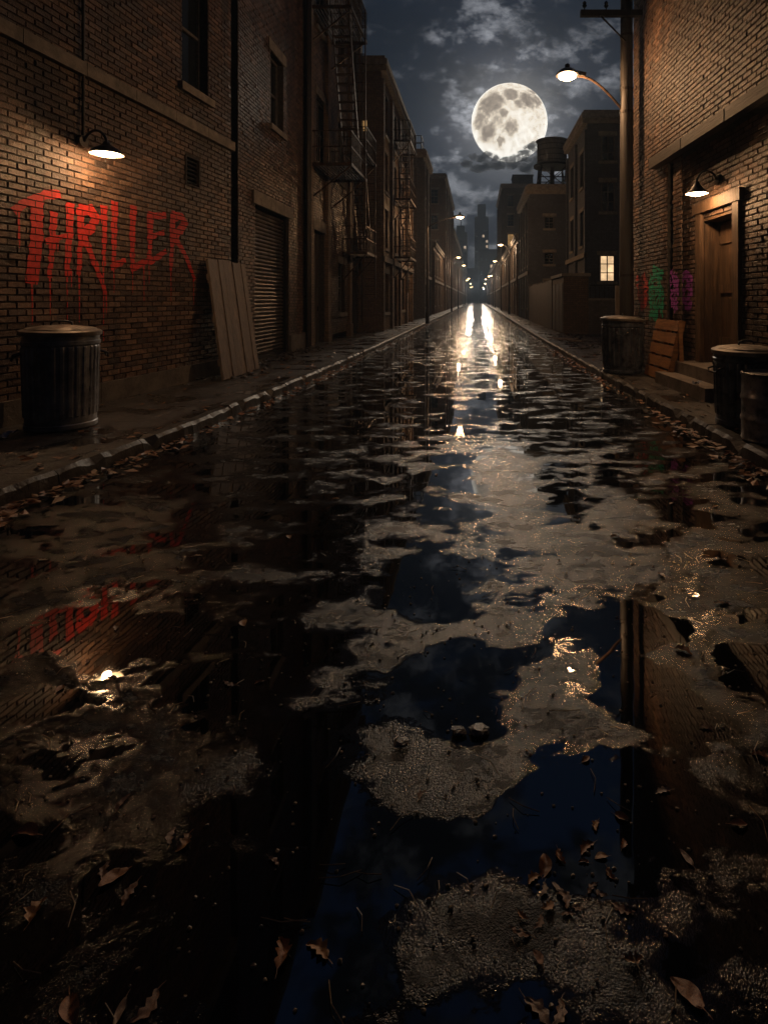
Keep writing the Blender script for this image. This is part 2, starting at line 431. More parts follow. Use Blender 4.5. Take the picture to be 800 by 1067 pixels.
def wall_mb(F, u0, u1, z0, z1, ops, bricks=True, reveal=.22, seed=1, mb=None):
    """ops: (ua, ub, za, zb) openings.  material 0 = brick, 1 = mortar / plain wall"""
    rn = random.Random(seed); mb = mb or MB()
    us = sorted({u0, u1, *[min(max(o[0], u0), u1) for o in ops], *[min(max(o[1], u0), u1) for o in ops]})
    zs = sorted({z0, z1, *[min(max(o[2], z0), z1) for o in ops], *[min(max(o[3], z0), z1) for o in ops]})
    nm = -.015 if bricks else 0.0; mm = 1 if bricks else 0
    for i in range(len(us)-1):
        for j in range(len(zs)-1):
            cu, cz = (us[i]+us[i+1])/2, (zs[j]+zs[j+1])/2
            if any(o[0] < cu < o[1] and o[2] < cz < o[3] for o in ops): continue
            mb.add([F.P(us[i],nm,zs[j]), F.P(us[i+1],nm,zs[j]), F.P(us[i+1],nm,zs[j+1]), F.P(us[i],nm,zs[j+1])], [(0,1,2,3)], mm)
    for (a, b, c, d) in ops:
        for q in ([(a,nm,c),(a,nm,d),(a,-reveal,d),(a,-reveal,c)], [(b,nm,c),(b,nm,d),(b,-reveal,d),(b,-reveal,c)],
                  [(a,nm,d),(b,nm,d),(b,-reveal,d),(a,-reveal,d)], [(a,nm,c),(b,nm,c),(b,-reveal,c),(a,-reveal,c)]):
            mb.add([F.P(*p) for p in q], [(0,1,2,3)], mm)
    if bricks:
        CH, BL, J = .075, .225, .010
        for r in range(int(z0/CH), int(z1/CH)+1):
            za, zb = r*CH + J/2, (r+1)*CH - J/2
            if zb > z1 or za < z0: continue
            iv = [(u0, u1)]
            for o in ops:
                if o[2] < zb - .01 and o[3] > za + .01:
                    nv = []
                    for (p, q) in iv:
                        if o[1] <= p or o[0] >= q: nv.append((p, q)); continue
                        if o[0] > p: nv.append((p, o[0]))
                        if o[1] < q: nv.append((o[1], q))
                    iv = nv
            off = BL/2 if r % 2 else 0
            for k in range(int(u0/BL)-1, int(u1/BL)+2):
                a0, b0 = k*BL + off + J/2, (k+1)*BL + off - J/2
                for (p, q) in iv:
                    a, b = max(a0, p+.003), min(b0, q-.003)
                    if b - a < .03: continue
                    x = rn.gauss(0, .0032) - (.006 if rn.random() < .04 else 0); e = .006
                    t0 = rn.gauss(0, .0016)
                    jj = lambda: rn.uniform(-.0022, .0022)
                    fr = [(a+e+jj(), x+t0, za+e+jj()), (b-e+jj(), x-t0, za+e+jj()), (b-e+jj(), x-t0+jj()*.5, zb-e+jj()), (a+e+jj(), x+t0, zb-e+jj())]
                    bk = [(a, -.019, za), (b, -.019, za), (b, -.019, zb), (a, -.019, zb)]
                    mb.add([F.P(*w) for w in bk] + [F.P(*w) for w in fr], [(4,5,6,7),(0,1,5,4),(1,2,6,5),(2,3,7,6),(3,0,4,7)], 0)
    return mb
def window(root, F, u0, u1, z0, z1, depth=.15, pane='glass', sill=True, lintel=None, bars=(1, 1), fw=.05, dark=False):
    m = MB(); n0, n1 = -depth-.05, -depth
    F.box(m, u0, u0+fw, n0, n1, z0, z1); F.box(m, u1-fw, u1, n0, n1, z0, z1)
    F.box(m, u0+fw, u1-fw, n0, n1, z0, z0+fw); F.box(m, u0+fw, u1-fw, n0, n1, z1-fw, z1)
    zm = (z0+z1)/2
    F.box(m, u0+fw, u1-fw, n0+.004, n1-.004, zm-.025, zm+.025)
    for i in range(bars[0]):
        um = u0 + (u1-u0)*(i+1)/(bars[0]+1)
        F.box(m, um-.014, um+.014, n0+.008, n1-.01, z0+fw, zm-.025); F.box(m, um-.014, um+.014, n0+.008, n1-.01, zm+.025, z1-fw)
    for i in range(bars[1] - 1):
        for (lo, hi) in ((z0, zm), (zm, z1)):
            zz = lo + (hi-lo)*(i+1)/bars[1]
            F.box(m, u0+fw, u1-fw, n0+.01, n1-.012, zz-.012, zz+.012)
    w = m.build('window', M['frame'], root)
    p = MB(); F.box(p, u0+fw*.5, u1-fw*.5, n0-.01, n0+.012, z0+fw*.5, z1-fw*.5)
    p.build('pane', M[pane], w)
    if sill:
        s = MB(); F.box(s, u0-.1, u1+.1, -depth, .07, z0-.13, z0); s.build('sill', M['stone'], w)
    if lintel:
        s = MB(); F.box(s, u0-.14, u1+.14, -.1, .025, z1, z1+lintel); s.build('lintel', M['stone'], w)
    return w
def core(root, F, u0, u1, depth, H, mat, name='rear_wall', front=-.26):
    m = MB(); F.box(m, u0, u1, -depth, front, -.2, H-.02); return m.build(name, mat, root)

# ------------------------------------------------------------------ SETTING: ground, road, pavements
def lerp_poly(poly, y):
    for (y0, x0), (y1, x1) in zip(poly, poly[1:]):
        if y <= y1: return x0 + (x1-x0)*(y-y0)/(y1-y0)
    return poly[-1][1]
KL = [(-8,-3.95),(.5,-3.62),(3.9,-3.30),(6.1,-3.07),(10.5,-2.95),(16,-2.9),(34,-2.95),(270,-2.95)]
KR = [(-8,2.62),(.5,2.52),(5,2.43),(9.8,2.30),(21,2.22),(60,2.3),(270,2.4)]
KH = .13
g = MB(); g.add([(-3000,-3000,-.12),(3000,-3000,-.12),(3000,3000,-.12),(-3000,3000,-.12)], [(0,1,2,3)])
tag(g.build('ground', M['roof']), kind='structure')
rd = MB(); rd.add([(-4.6,-8,0),(3.4,-8,0),(3.4,275,0),(-4.6,275,0)], [(0,1,2,3)])
tag(rd.build('road', M['road']), kind='structure')
def pavement(name, poly, outer, sgn):
    m = MB(); ys = [-8,-4,-1,.5,2,3.9,5,6.1,8,10.5,13,16,21,27,34,45,60,90,130,180,270]
    pts = []
    for y in ys:
        xi = lerp_poly(poly, y) - sgn*.155
        pts += [(xi, y, KH-.006), (outer, y, KH-.006)]
    fs = [(2*i, 2*i+1, 2*i+3, 2*i+2) for i in range(len(ys)-1)]
    m.add(pts, fs)
    k = len(m.v)
    pts = [(lerp_poly(poly, y) - sgn*.155, y, -.1) for y in ys]
    m.v.extend(pts)
    for i in range(len(ys)-1): m.f.append((2*i, 2*i+2, k+i+1, k+i)); m.m.append(0)
    tag(m.build(name, M['pave']), kind='structure')
pavement('pavement', KL, -14, 1); pavement('pavement', KR, 14, -1)
def kerb(poly, sgn, seed):
    rn = random.Random(seed); m = MB(); y = -8.0
    while y < 270:
        l = rn.uniform(.75, 1.05) if y < 45 else 12.0
        nseg = 10 if y < 16 else 2
        e = .004
        secs = []
        for i in range(nseg+1):
            yy = y + e + (l-2*e)*i/nseg
            x = lerp_poly(poly, yy)
            wob = noise.noise(V((x*3, yy*2.3, seed)))*.035 + noise.noise(V((x*3, yy*11, seed)))*.022
            if nseg == 2: wob = 0
            chip = max(0, noise.noise(V((5.1, yy*5.3, seed)))-.05)*.13 if nseg > 2 else 0
            if i in (0, nseg): chip += .006
            zt = KH + wob*.45 - chip*.25 + .012*noise.noise(V((1.7, y*1.9, seed)))
            secs.append([(x - sgn*.155, yy, -.05), (x - sgn*.155, yy, zt-.003), (x - sgn*(.035+chip), yy, zt), (x - sgn*.008 + wob*sgn*.4, yy, zt-.03-chip*.8), (x + sgn*(.012) + wob*sgn*.6, yy, -.05)])
        k = len(m.v)
        for sct in secs: m.v.extend(sct)
        for i in range(nseg):
            for j in range(4):
                a = k+i*5+j; m.f.append((a, a+1, a+6, a+5)); m.m.append(0)
        m.f.append(tuple(k+j for j in range(5))); m.m.append(0)
        m.f.append(tuple(k+nseg*5+j for j in range(5))); m.m.append(0)
        y += l
    tag(m.build('kerb', M['kerb']), kind='structure')
kerb(KL, 1, 3); kerb(KR, -1, 8)

# ------------------------------------------------------------------ BUILDING: near brick wall with the red lettering
SL = .085
FA = Facade((-4.55 - 11.66*SL, -1.0), (-4.55, 10.66), (1, 0))
HA = 10.4
bA = empty('brick_building', (-5.2, 5, 0), 'brown brick building with red dripping lettering and a stone belt course on its wall', 'building')
ua, za0 = FA.hit(190, 88); ub, _ = FA.hit(217, 103)
va, vz1 = FA.hit(193, 160); vb, vz0 = FA.hit(208, 197)
opsA = [(ua, ub, 4.9, 6.9), (va, vb, vz0, vz1), (3.4, 4.3, 4.9, 6.9)]
wall_mb(FA, 0, FA.L, .33, HA, opsA, seed=2).build('brick_wall', [M['brick_a'], M['mortar']], bA)
core(bA, FA, 0, FA.L, 8, HA, M['bt_brown'])
for o in (opsA[0], opsA[2]): window(bA, FA, o[0], o[1], o[2], o[3], sill=True, bars=(0, 1))
m = MB()
nb = 7
for i in range(nb):
    z = vz0 + (vz1-vz0)*(i+.5)/nb
    m.hexa([FA.P(va+.02,-.13,z-.03), FA.P(vb-.02,-.13,z-.03), FA.P(vb-.02,-.03,z-.045), FA.P(va+.02,-.03,z-.045), FA.P(va+.02,-.13,z+.03), FA.P(vb-.02,-.13,z+.03), FA.P(vb-.02,-.03,z-.03), FA.P(va+.02,-.03,z-.03)])
FA.box(m, va, va+.03, -.14, .012, vz0, vz1); FA.box(m, vb-.03, vb, -.14, .012, vz0, vz1); FA.box(m, va+.03, vb-.03, -.14, .012, vz1-.03, vz1); FA.box(m, va+.03, vb-.03, -.14, .012, vz0, vz0+.03)
m.build('vent', M['iron'], bA)
def ragged(F, u0, u1, n0, n1, z0, z1, step=.35, amp=.008, seed=1):
    m = MB(); k = max(2, int((u1-u0)/step)); rn = random.Random(seed)
    for i in range(k):
        a, b = u0+(u1-u0)*i/k, u0+(u1-u0)*(i+1)/k
        F.box(m, a+.003, b-.003, n0, n1+rn.uniform(-amp, amp), z0+rn.uniform(0, amp), z1+rn.uniform(-amp, amp))
    return m
ragged(FA, 0, FA.L+.02, -.02, .065, 4.2, 4.36, .9, .006, 3).build('belt_course', M['stone'], bA)
ragged(FA, 0, FA.L+.02, -.2, .045, 0, .385, 1.6, .006, 5).build('plinth', M['plinth'], bA)
m = MB(); FA.box(m, -.1, FA.L+.06, -8.1, .1, HA, HA+.25); m.build('parapet', M['stone'], bA)

# red lettering: strokes read off the photo, laid on the wall
def ribbon(mb, F, pts, widths, n, seed=0, rag=.012):
    """pts in wall (u, z) metres"""
    rn = random.Random(seed); dense = []
    for i in range(len(pts)-1):
        k = max(2, int((V((*pts[i+1], 0)) - V((*pts[i], 0))).length / .05))
        for j in range(k):
            f = j/k; dense.append((pts[i][0]+(pts[i+1][0]-pts[i][0])*f, pts[i][1]+(pts[i+1][1]-pts[i][1])*f, widths[i]+(widths[i+1]-widths[i])*f))
    dense.append((*pts[-1], widths[-1]))
    k = len(mb.v)
    for i, (u, z, w) in enumerate(dense):
        a = dense[max(i-1,0)]; b = dense[min(i+1,len(dense)-1)]
        d = V((b[0]-a[0], b[1]-a[1])); d = d.normalized() if d.length else V((0,1)); q = V((-d.y, d.x))
        for sgn in (-1, 1):
            r = w/2*sgn + (rn.uniform(-rag, rag) if w > .03 else 0)
            p = (u + q.x*r, z + q.y*r)
            mb.v.append(tuple(F.P(p[0], n, p[1]))); mb.uv.append(p)
    for i in range(len(dense)-1):
        mb.f.append((k+2*i, k+2*i+1, k+2*i+3, k+2*i+2)); mb.m.append(0)
LET = [
 ('T', [[(45,130),(70,105),(110,90),(150,75),(200,70)], [(122,95),(122,200),(113,300),(105,370)], [(60,120),(62,220)]], [28,27,5]),
 ('H', [[(178,130),(172,250),(165,350)], [(232,100),(230,200),(222,345)], [(150,228),(195,215),(240,208)]], [17,20,17]),
 ('R', [[(265,115),(268,220),(262,340)], [(262,122),(300,122),(320,148),(302,182),(268,208)], [(275,205),(310,290),(352,402)]], [18,20,17]),
 ('I', [[(345,108),(346,200),(343,310)]], [17]),
 ('L', [[(382,95),(378,200),(378,322)], [(368,318),(392,304),(417,290)]], [18,18]),
 ('L', [[(442,108),(440,220),(440,325)], [(434,322),(462,306),(492,292)]], [18,18]),
 ('E', [[(500,128),(498,220),(495,300)], [(500,142),(552,140)], [(498,212),(545,198)], [(492,298),(524,280),(552,258)]], [18,18,15,18]),
 ('R', [[(575,138),(572,240),(568,325)], [(570,142),(602,146),(616,170),(594,196),(570,214)], [(580,212),(615,272),(648,356)]], [16,17,14]),
]
DRIP = [(105,370,505),(165,350,490),(222,340,492),(262,335,498),(343,300,560),(352,400,470),(378,320,400),(440,325,400),(478,300,430),(495,295,370),(568,325,430),(643,345,440),(62,215,250),(128,250,330),(190,210,262),(235,320,380)]
gid = 0
for ch, strokes, ws in LET:
    mb = MB(); mb.uv = []
    for pts, w in zip(strokes, ws):
        q = [FA.hit(x/3.2, 180+y/3.2) for x, y in pts]
        ppm = 3.2*FPX / (FA.P(q[0][0], 0, 1).y)                 # crop pixels per metre there
        vert = abs(pts[-1][1]-pts[0][1]) > abs(pts[-1][0]-pts[0][0])
        W = w/ppm * (1.85 if vert else 1.15)                        # seen at a slant
        wl = [W*(1.0 - (.45*i/(len(q)-1) if vert and len(q) == 3 else 0)) for i in range(len(q))]
        ribbon(mb, FA, q, wl, .0065 + .0006*gid, gid, .014)
        gid += 1
    o = mb.build('lettering', M['red'], bA); gid -= len(ws)-1
for i, (x, y0, y1) in enumerate(DRIP):
    mb = MB(); mb.uv = []
    a = FA.hit(x/3.2, 180+y0/3.2); b_ = FA.hit((x+1)/3.2, 180+y1/3.2)
    ribbon(mb, FA, [a, ((a[0]+b_[0])/2+.004, (a[1]+b_[1])/2), b_], [.028, .016, .010], .0055 + .0002*i, i)
    mb.build('paint_drip', M['red'], bA)

# gap with a rain pipe
m = MB(); m.tube([(-4.83, 11.05, .0), (-4.83, 11.05, 10.8)], .06, 12)
for z in (1.2, 3.4, 5.6, 7.8): m.tube([(-4.83, 11.05, z), (-4.83, 11.05, z+.07)], .074, 12)
pr = empty('rain_pipe', (-4.83, 11.05, 0), 'black rain pipe in the narrow gap between lettered wall and shutter building', 'pipe')
m.build('pipe', M['pipe'], pr, 40)

# ------------------------------------------------------------------ BUILDING: roller shutter
FB = Facade((-4.75, 11.45), (-4.75, 15.75), (1, 0)); HB = 15
bB = empty('shutter_building', (-6, 13.5, 0), 'brick building with closed roller shutter under a stone lintel', 'building')
Y = lambda F, px: F.hit(px, 312)[0]
s0, s1 = Y(FB, 266), Y(FB, 301)
w0, w1 = Y(FB, 282), Y(FB, 295.5)
opsB = [(s0, s1, 0, 3.5), (w0, w1, 5.5, 7.2), (w0, w1, 9.0, 10.7), (w0, w1, 12.2, 13.9)]
wall_mb(FB, 0, FB.L, .3, HB, opsB, seed=4).build('brick_wall', [M['brick_b'], M['mortar']], bB)
m = MB(); FB.box(m, 0, FB.L, -8, -.26, -.2, HB-.02); m.build('rear_wall', M['bt_brown'], bB)
for o in opsB[1:]: window(bB, FB, *o, lintel=.26, bars=(1, 1))
m = MB()                                     # corrugated slats
zz = .13; k = 0
prof = []
while zz < 3.42:
    prof += [(-.17, zz), (-.135, zz+.02), (-.125, zz+.045), (-.135, zz+.07), (-.17, zz+.085)]
    zz += .09
for i, (n, z) in enumerate(prof):
    m.v += [tuple(FB.P(s0+.07, n, z)), tuple(FB.P(s1-.07, n, z))]
for i in range(len(prof)-1): m.f.append((2*i, 2*i+1, 2*i+3, 2*i+2)); m.m.append(0)
sh = m.build('roller_shutter', M['shutter'], bB)
for q in (s0, s1-.075):
    m = MB(); FB.box(m, q, q+.075, -.2, -.05, .13, 3.5); m.build('guide_rail', M['iron'], sh)
m = MB(); FB.box(m, s0+.07, s1-.07, -.2, -.1, .126, .2); m.build('bottom_bar', M['iron'], sh)
ragged(FB, s0-.2, s1+.2, -.15, .05, 3.5, 3.78, 1.3, .004, 4).build('lintel', M['stone'], bB)
ragged(FB, s1+.02, FB.L, -.1, .05, 0, .55, .4, .006, 9).build('plinth', M['plinth'], bB)
ragged(FB, 0, s0-.02, -.1, .05, 0, .4, .4, .006, 9).build('plinth', M['plinth'], bB)
m = MB(); FB.box(m, -.05, FB.L, -8, .12, HB, HB+.3); m.build('parapet', M['stone'], bB)

# two downpipes between shutter building and fire escape building
for i, (yy, rr) in enumerate(((15.86, .055), (16.08, .04))):
    m = MB(); m.tube([(-4.66, yy, 0.05), (-4.66, yy, 14.6)], rr, 10)
    for z in (1.5, 4.2, 7, 9.8): m.tube([(-4.66, yy, z), (-4.66, yy, z+.07)], rr+.014, 10)
    pr = empty('downpipe', (-4.66, yy, 0), ['thicker dark downpipe next to the shutter building', 'thinner dark downpipe next to the fire escape building'][i], 'pipe')
    m.build('pipe', M['pipe'], pr, 40)
    for z in (1.5, 4.2, 7, 9.8):
        m = MB(); m.box(-4.76, -4.66, yy-.02, yy+.02, z+.02, z+.05); m.build('bracket', M['iron'], pr)

# ------------------------------------------------------------------ BUILDING: fire escape building
FC = Facade((-4.75, 16.15), (-4.75, 23.4), (1, 0)); HC = 15.5
bC = empty('fire_escape_building', (-6, 19.5, 0), 'brick building carrying the big black fire escape, dark doorway below', 'building')
d0, d1 = Y(FC, 327.5), Y(FC, 338)
wu = [(Y(FC, 330), Y(FC, 343)), (3.6, 4.5), (5.6, 6.5)]
opsC = [(d0, d1, .0, 3.5)] + [(a, b, z, z+2.0) for (a, b) in wu for z in (5.55, 9.6, 13.0)] + [(3.6, 4.6, 1.0, 2.7), (5.7, 6.5, .0, 2.6)]
wall_mb(FC, 0, FC.L, .3, HC, opsC, seed=6).build('brick_wall', [M['brick_c'], M['mortar']], bC)
m = MB(); FC.box(m, 0, FC.L, -8, -.26, -.2, HC-.02); m.build('rear_wall', M['bt_tan'], bC)
for (a, b) in wu:
    for z in (5.55, 9.6, 13.0): window(bC, FC, a, b, z, z+2.0, lintel=.25, bars=(1, 1))
window(bC, FC, 3.6, 4.6, 1.0, 2.7, lintel=.25, bars=(1, 2))
def plank_door(root, F, u0, u1, z0, z1, n, mat, pw=.16, name='door'):
    m = MB(); k = max(2, round((u1-u0)/pw)); rn = random.Random(int(u0*100))
    for i in range(k):
        a, b = u0+(u1-u0)*i/k, u0+(u1-u0)*(i+1)/k
        F.box(m, a+.003, b-.003, n-.04, n+rn.uniform(-.003,.003), z0, z1)
    return m.build(name, mat, root)
for (a, b, zt) in ((d0, d1, 3.5), (5.7, 6.5, 2.6)):
    d = plank_door(bC, FC, a, b, .13, zt-.02, -.18, M['planks'])
    m = MB(); FC.box(m, b-.16, b-.11, -.18, -.13, 1.1, 1.25); m.build('handle', M['iron'], d)
    m = MB(); FC.box(m, a-.18, b+.18, -.05, .04, zt, zt+.32); m.build('lintel', M['stone'], d)
for (a, b) in ((0, .28), (d1+.1, d1+.45), (5.0, 5.35), (FC.L-.35, FC.L)):
    m = MB(); FC.box(m, a, b, -.05, .09, .56, HC-.4); FC.box(m, a-.03, b+.03, -.05, .12, 0, .56); m.build('pilaster', M['bt_tan'], bC)
m = MB(); FC.box(m, -.05, FC.L+.05, -8, .22, HC, HC+.4); m.build('cornice', M['stone'], bC)

def fire_escape(name, label, xw, y0, y1, levels, out, stairs=True, drop=True):
    root = empty(name, (xw+out/2, (y0+y1)/2, levels[0]), label, 'fire escape')
    xo = xw + out
    for li, z in enumerate(levels):
        m = MB()
        for (a, b) in (((xw,y0,z),(xo,y0,z)), ((xw,y1,z),(xo,y1,z)), ((xo,y0,z),(xo,y1,z)), ((xw+.05,y0,z),(xw+.05,y1,z))): m.bar(a, b, .05, .09)
        k = int(out/.09)
        for i in range(1, k):
            x = xw + out*i/k; m.bar((x, y0+.03, z+.02), (x, y1-.03, z+.02), .022, .03)
        p = m.build('platform', M['rust_iron'], root)
        for y in (y0+.1, y1-.1):
            m = MB(); m.bar((xw+.01, y, z-.95), (xo-.05, y, z-.05), .04); m.bar((xw+.012, y+.001, z-.95), (xw+.012, y+.001, z-.04), .04)
            m.build('bracket', M['rust_iron'], p)
        m = MB()
        for h in (.5, .95):
            m.bar((xw, y0, z+h), (xo, y0, z+h), .03); m.bar((xo, y0, z+h), (xo, y1, z+h), .03); m.bar((xw, y1, z+h), (xo, y1, z+h), .03)
        n = int(out/.14)
        for i in range(n+1):
            x = xw + out*i/n
            for y in (y0, y1): m.bar((x, y, z+.04), (x, y, z+.94), .018)
        n = int((y1-y0)/.14)
        for i in range(n+1):
            y = y0 + (y1-y0)*i/n; m.bar((xo, y, z+.04), (xo, y, z+.94), .018)
        m.build('railing', M['rust_iron'], root)
        if stairs and li+1 < len(levels):
            z2 = levels[li+1]; m = MB(); xs = (xo-.62, xo-.12)
            ya, yb = y1-.25, y0+.25
            for x in xs: m.bar((x, ya, z), (x, yb, z2), .035, .12)
            for i in range(1, int((z2-z)/.24)):
                f = i*.24/(z2-z); m.bar((xs[0], ya+(yb-ya)*f, z+(z2-z)*f), (xs[1], ya+(yb-ya)*f, z+(z2-z)*f), .16, .025)
            m.build('stair', M['rust_iron'], root)
    if drop:
        m = MB(); y = y1-.35; zt = levels[-1]+.9; zb = levels[0]-1.6
        for x in (xo+.03, xo-.37): m.bar((x, y, zb), (x, y, zt), .035)
        for i in range(int((zt-zb)/.3)): m.bar((xo-.37, y, zb+.15+i*.3), (xo+.03, y, zb+.15+i*.3), .024)
        m.build('ladder', M['rust_iron'], root)
    return root
fire_escape('fire_escape', 'tall black fire escape with two railed landings next to the shutter building', -4.75, 16.3, 18.6, [5.29, 9.75], 1.18)
fire_escape('fire_escape', 'small low fire escape landing with a drop ladder above a side door', -4.75, 20.3, 22.2, [3.1, 6.6], .85)

# ------------------------------------------------------------------ generic farther buildings
def block(name, label, xf, side, y0, y1, H, depth, mat, floors, bays, lit=(), ground=3.2, front=None, front_bays=0, lit_front=(), cornice=.25, win=(.9, 1.7), bw=None, pil=True, group=None, detail=True):
    """side = +1: facade looks to +X (stands on the -X side of the street), -1 the other way"""
    root = empty(name, (xf - side*depth/2, (y0+y1)/2, 0), label, 'building', group)
    F = Facade((xf, y0), (xf, y1), (side, 0)); L = y1-y0
    ops = []; cells = []
    fh = (H-ground-.6)/max(1, floors)
    for i in range(bays):
        uc = L*(i+.5)/bays
        for f in range(floors):
            z = ground + fh*f + .5
            ops.append((uc-win[0]/2, uc+win[0]/2, z, min(z+win[1], z+fh-.5))); cells.append((i, f))
        if ground > 2: ops.append((uc-win[0]*.75, uc+win[0]*.75, .0 if i % 2 else .9, 2.6)); cells.append((i, -1))
    m = wall_mb(F, 0, L, 0, H, ops, bricks=False)
    FF = Facade((xf - side*depth, y0), (xf, y0), (0, -1))
    fo = []
    for i in range(front_bays):
        uc = depth - (i+.5)*1.9 - .3
        for f in range(floors):
            z = ground + fh*f + .5
            fo.append((uc-win[0]/2, uc+win[0]/2, z, min(z+win[1], z+fh-.5), i, f))
        fo.append((uc-win[0]/2, uc+win[0]/2, 1.0, 2.6, i, -1))
    wall_mb(FF, 0, depth, 0, H, [o[:4] for o in fo], bricks=False, mb=m)
    m.build('brick_wall', mat, root)
    m = MB()
    x0, x1 = sorted((xf - side*depth, xf - side*.26))
    m.box(x0+.01, x1, y0+.26, y1, -.1, H-.02); m.build('rear_wall', mat, root)
    for (o, c) in zip(ops, cells):
        pane = lit[c] if isinstance(lit, dict) and c in lit else 'glass'
        if c[1] == -1 and c[0] % 2:
            d = plank_door(root, F, o[0], o[1], .13, o[3], -.16, M['planks'], .2)
        else:
            window(root, F, o[0], o[1], o[2], o[3], pane=pane, lintel=.2, bars=(1, 1))
    for o in fo:
        pane = lit_front[(o[4], o[5])] if isinstance(lit_front, dict) and (o[4], o[5]) in lit_front else 'glass'
        window(root, FF, *o[:4], pane=pane, lintel=.2, bars=(1, 2))
    if pil:
        for i in range(bays+1):
            uc = L*i/bays
            m = MB(); F.box(m, max(0.02, uc-.22), min(L-.02, uc+.22), -.05, .12, 0, H-.5); m.build('pilaster', mat, root)
    m = MB(); xa, xb = sorted((xf - side*depth, xf + side*.28))
    m.box(xa, xb, y0-.2, y1, H, H+cornice); m.box(xa+.05, xb-.05, y0-.1, y1-.05, H-.22, H-.003)
    m.box(xa+.1, xb-.1, y0-.12, y1-.05, H+cornice+.003, H+cornice+.14)
    m.build('cornice', M['stone'], root)
    if ground > 2:
        m = MB(); F.box(m, .02, L-.02, -.02, .16, ground-.15, ground+.08); m.build('belt_course', M['stone'], root)
    return root, F, FF

c1, FC1, FCF = block('corner_building', 'four storey brick building with tiny yellow lit window high on its end wall', -4.0, 1, 24.0, 35.0, 11.2, 9, M['bt_tan'], 3, 4, front_bays=0, lit={(3,1): 'lit_dim'})
fw = MB(); FCF.box(fw, 9-.95, 9-.55, -.02, .03, 8.45, 8.95)
w = fw.build('window', M['frame'], c1)
fw = MB(); FCF.box(fw, 9-.92, 9-.76, .025, .036, 8.48, 8.92); FCF.box(fw, 9-.74, 9-.58, .025, .036, 8.48, 8.92); fw.build('pane', M['lit_dim'], w)
fire_escape('fire_escape', 'fire escape with three landings on the four storey brick building', -3.85, 26.6, 29.2, [3.4, 6.1, 8.8], .75)
block('tenement', 'narrow dark tenement block with roof railing beyond the four storey building', -3.9, 1, 41.8, 47.5, 12.0, 9, M['bt_grey'], 3, 2, front_bays=2, lit_front={(0,2): 'lit_dim', (0,1): 'lit_far'})
m = MB()
rt = empty('roof_railing', (-5, 43, 12.4), 'thin square railing standing on the narrow tenement roof', 'railing')
for (x, y) in ((-4.9,42.2),(-4.1,42.2),(-4.1,44),(-4.9,44)): m.bar((x,y,12.38),(x,y,13.5), .05)
for z in (12.9, 13.48):
    for a, b_ in (((-4.9,42.2),(-4.1,42.2)),((-4.1,42.2),(-4.1,44)),((-4.9,44),(-4.1,44)),((-4.9,42.2),(-4.9,44))): m.bar((*a,z),(*b_,z), .045)
m.build('rail', M['iron'], rt)
block('warehouse', 'tall dark warehouse with white lit window low on its end wall', -3.9, 1, 69, 94, 16.2, 12, M['bt_brown'], 4, 5, front_bays=2, lit_front={(1,1): 'lit_white', (0,0): 'lit_dim'}, lit={(1,1): 'lit_dim', (3,0): 'lit_far'})
block('row_building', 'long low brick row between narrow tenement and tall warehouse', -3.95, 1, 52, 66, 6.4, 9, M['bt_tan'], 1, 6, front_bays=1)
block('row_building', 'hazy row of brick fronts beyond the tall warehouse', -4.0, 1, 97, 150, 13, 10, M['bt_brown'], 3, 8, lit={(2,1): 'lit_far', (5,0): 'lit_far'})
block('row_building', 'faint furthest brick row on the fire escape side of the street', -4.2, 1, 152, 235, 12, 10, M['bt_grey'], 3, 9, lit={(4,1): 'lit_far'})

# other side
r2, _, FF2 = block('apartment_house', 'dark three storey house with bright window behind low wall and trash can', 5.2, -1, 27.2, 33.0, 10.0, 9, M['bt_blue'], 2, 2, front_bays=0, ground=3.6)
FR2 = Facade((5.2, 27.2), (14, 27.2), (0, -1))
m = MB()
for (px0, px1, z0, z1, pane) in ((624.5, 640, 2.3, 3.55, 'lit'), (626, 640, 5.6, 7.0, 'glass'), (626, 640, 8.0, 9.2, 'glass'), (606.5, 612.5, 5.6, 7.0, 'glass')):
    u0, u1 = (px0-CX)/FPX*27.2-5.2, (px1-CX)/FPX*27.2-5.2
    if u0 < 0.05: continue
    w = MB(); f = .05
    F = FR2
    F.box(w, u0, u0+f, .004, .05, z0, z1); F.box(w, u1-f, u1, .004, .05, z0, z1); F.box(w, u0+f, u1-f, .004, .05, z0, z0+f); F.box(w, u0+f, u1-f, .004, .05, z1-f, z1)
    F.box(w, (u0+u1)/2-.025, (u0+u1)/2+.025, .004, .045, z0+f, z1-f)
    for q in (1/3, 2/3): F.box(w, u0+f, u1-f, .004, .04, z0+(z1-z0)*q-.02, z0+(z1-z0)*q+.02)
    wo = w.build('window', M['frame'], r2)
    w = MB(); F.box(w, u0+.01, u1-.01, .003, .022, z0+.01, z1-.01); w.build('pane', M[pane], wo)
    w = MB(); F.box(w, u0-.12, u1+.12, -.02, .1, z0-.12, z0); w.build('sill', M['stone'], wo)
    w = MB(); F.box(w, u0-.12, u1+.12, -.02, .06, z1, z1+.2); w.build('lintel', M['stone'], wo)
r3, _, _ = block('tank_building', 'low brick building with the water tower on its roof', 3.35, -1, 36.7, 45, 8.4, 9, M['bt_blue'], 2, 4, front_bays=3, lit_front={(2,1): 'lit_dim', (1,1): 'lit_dim'}, win=(.6,.75))
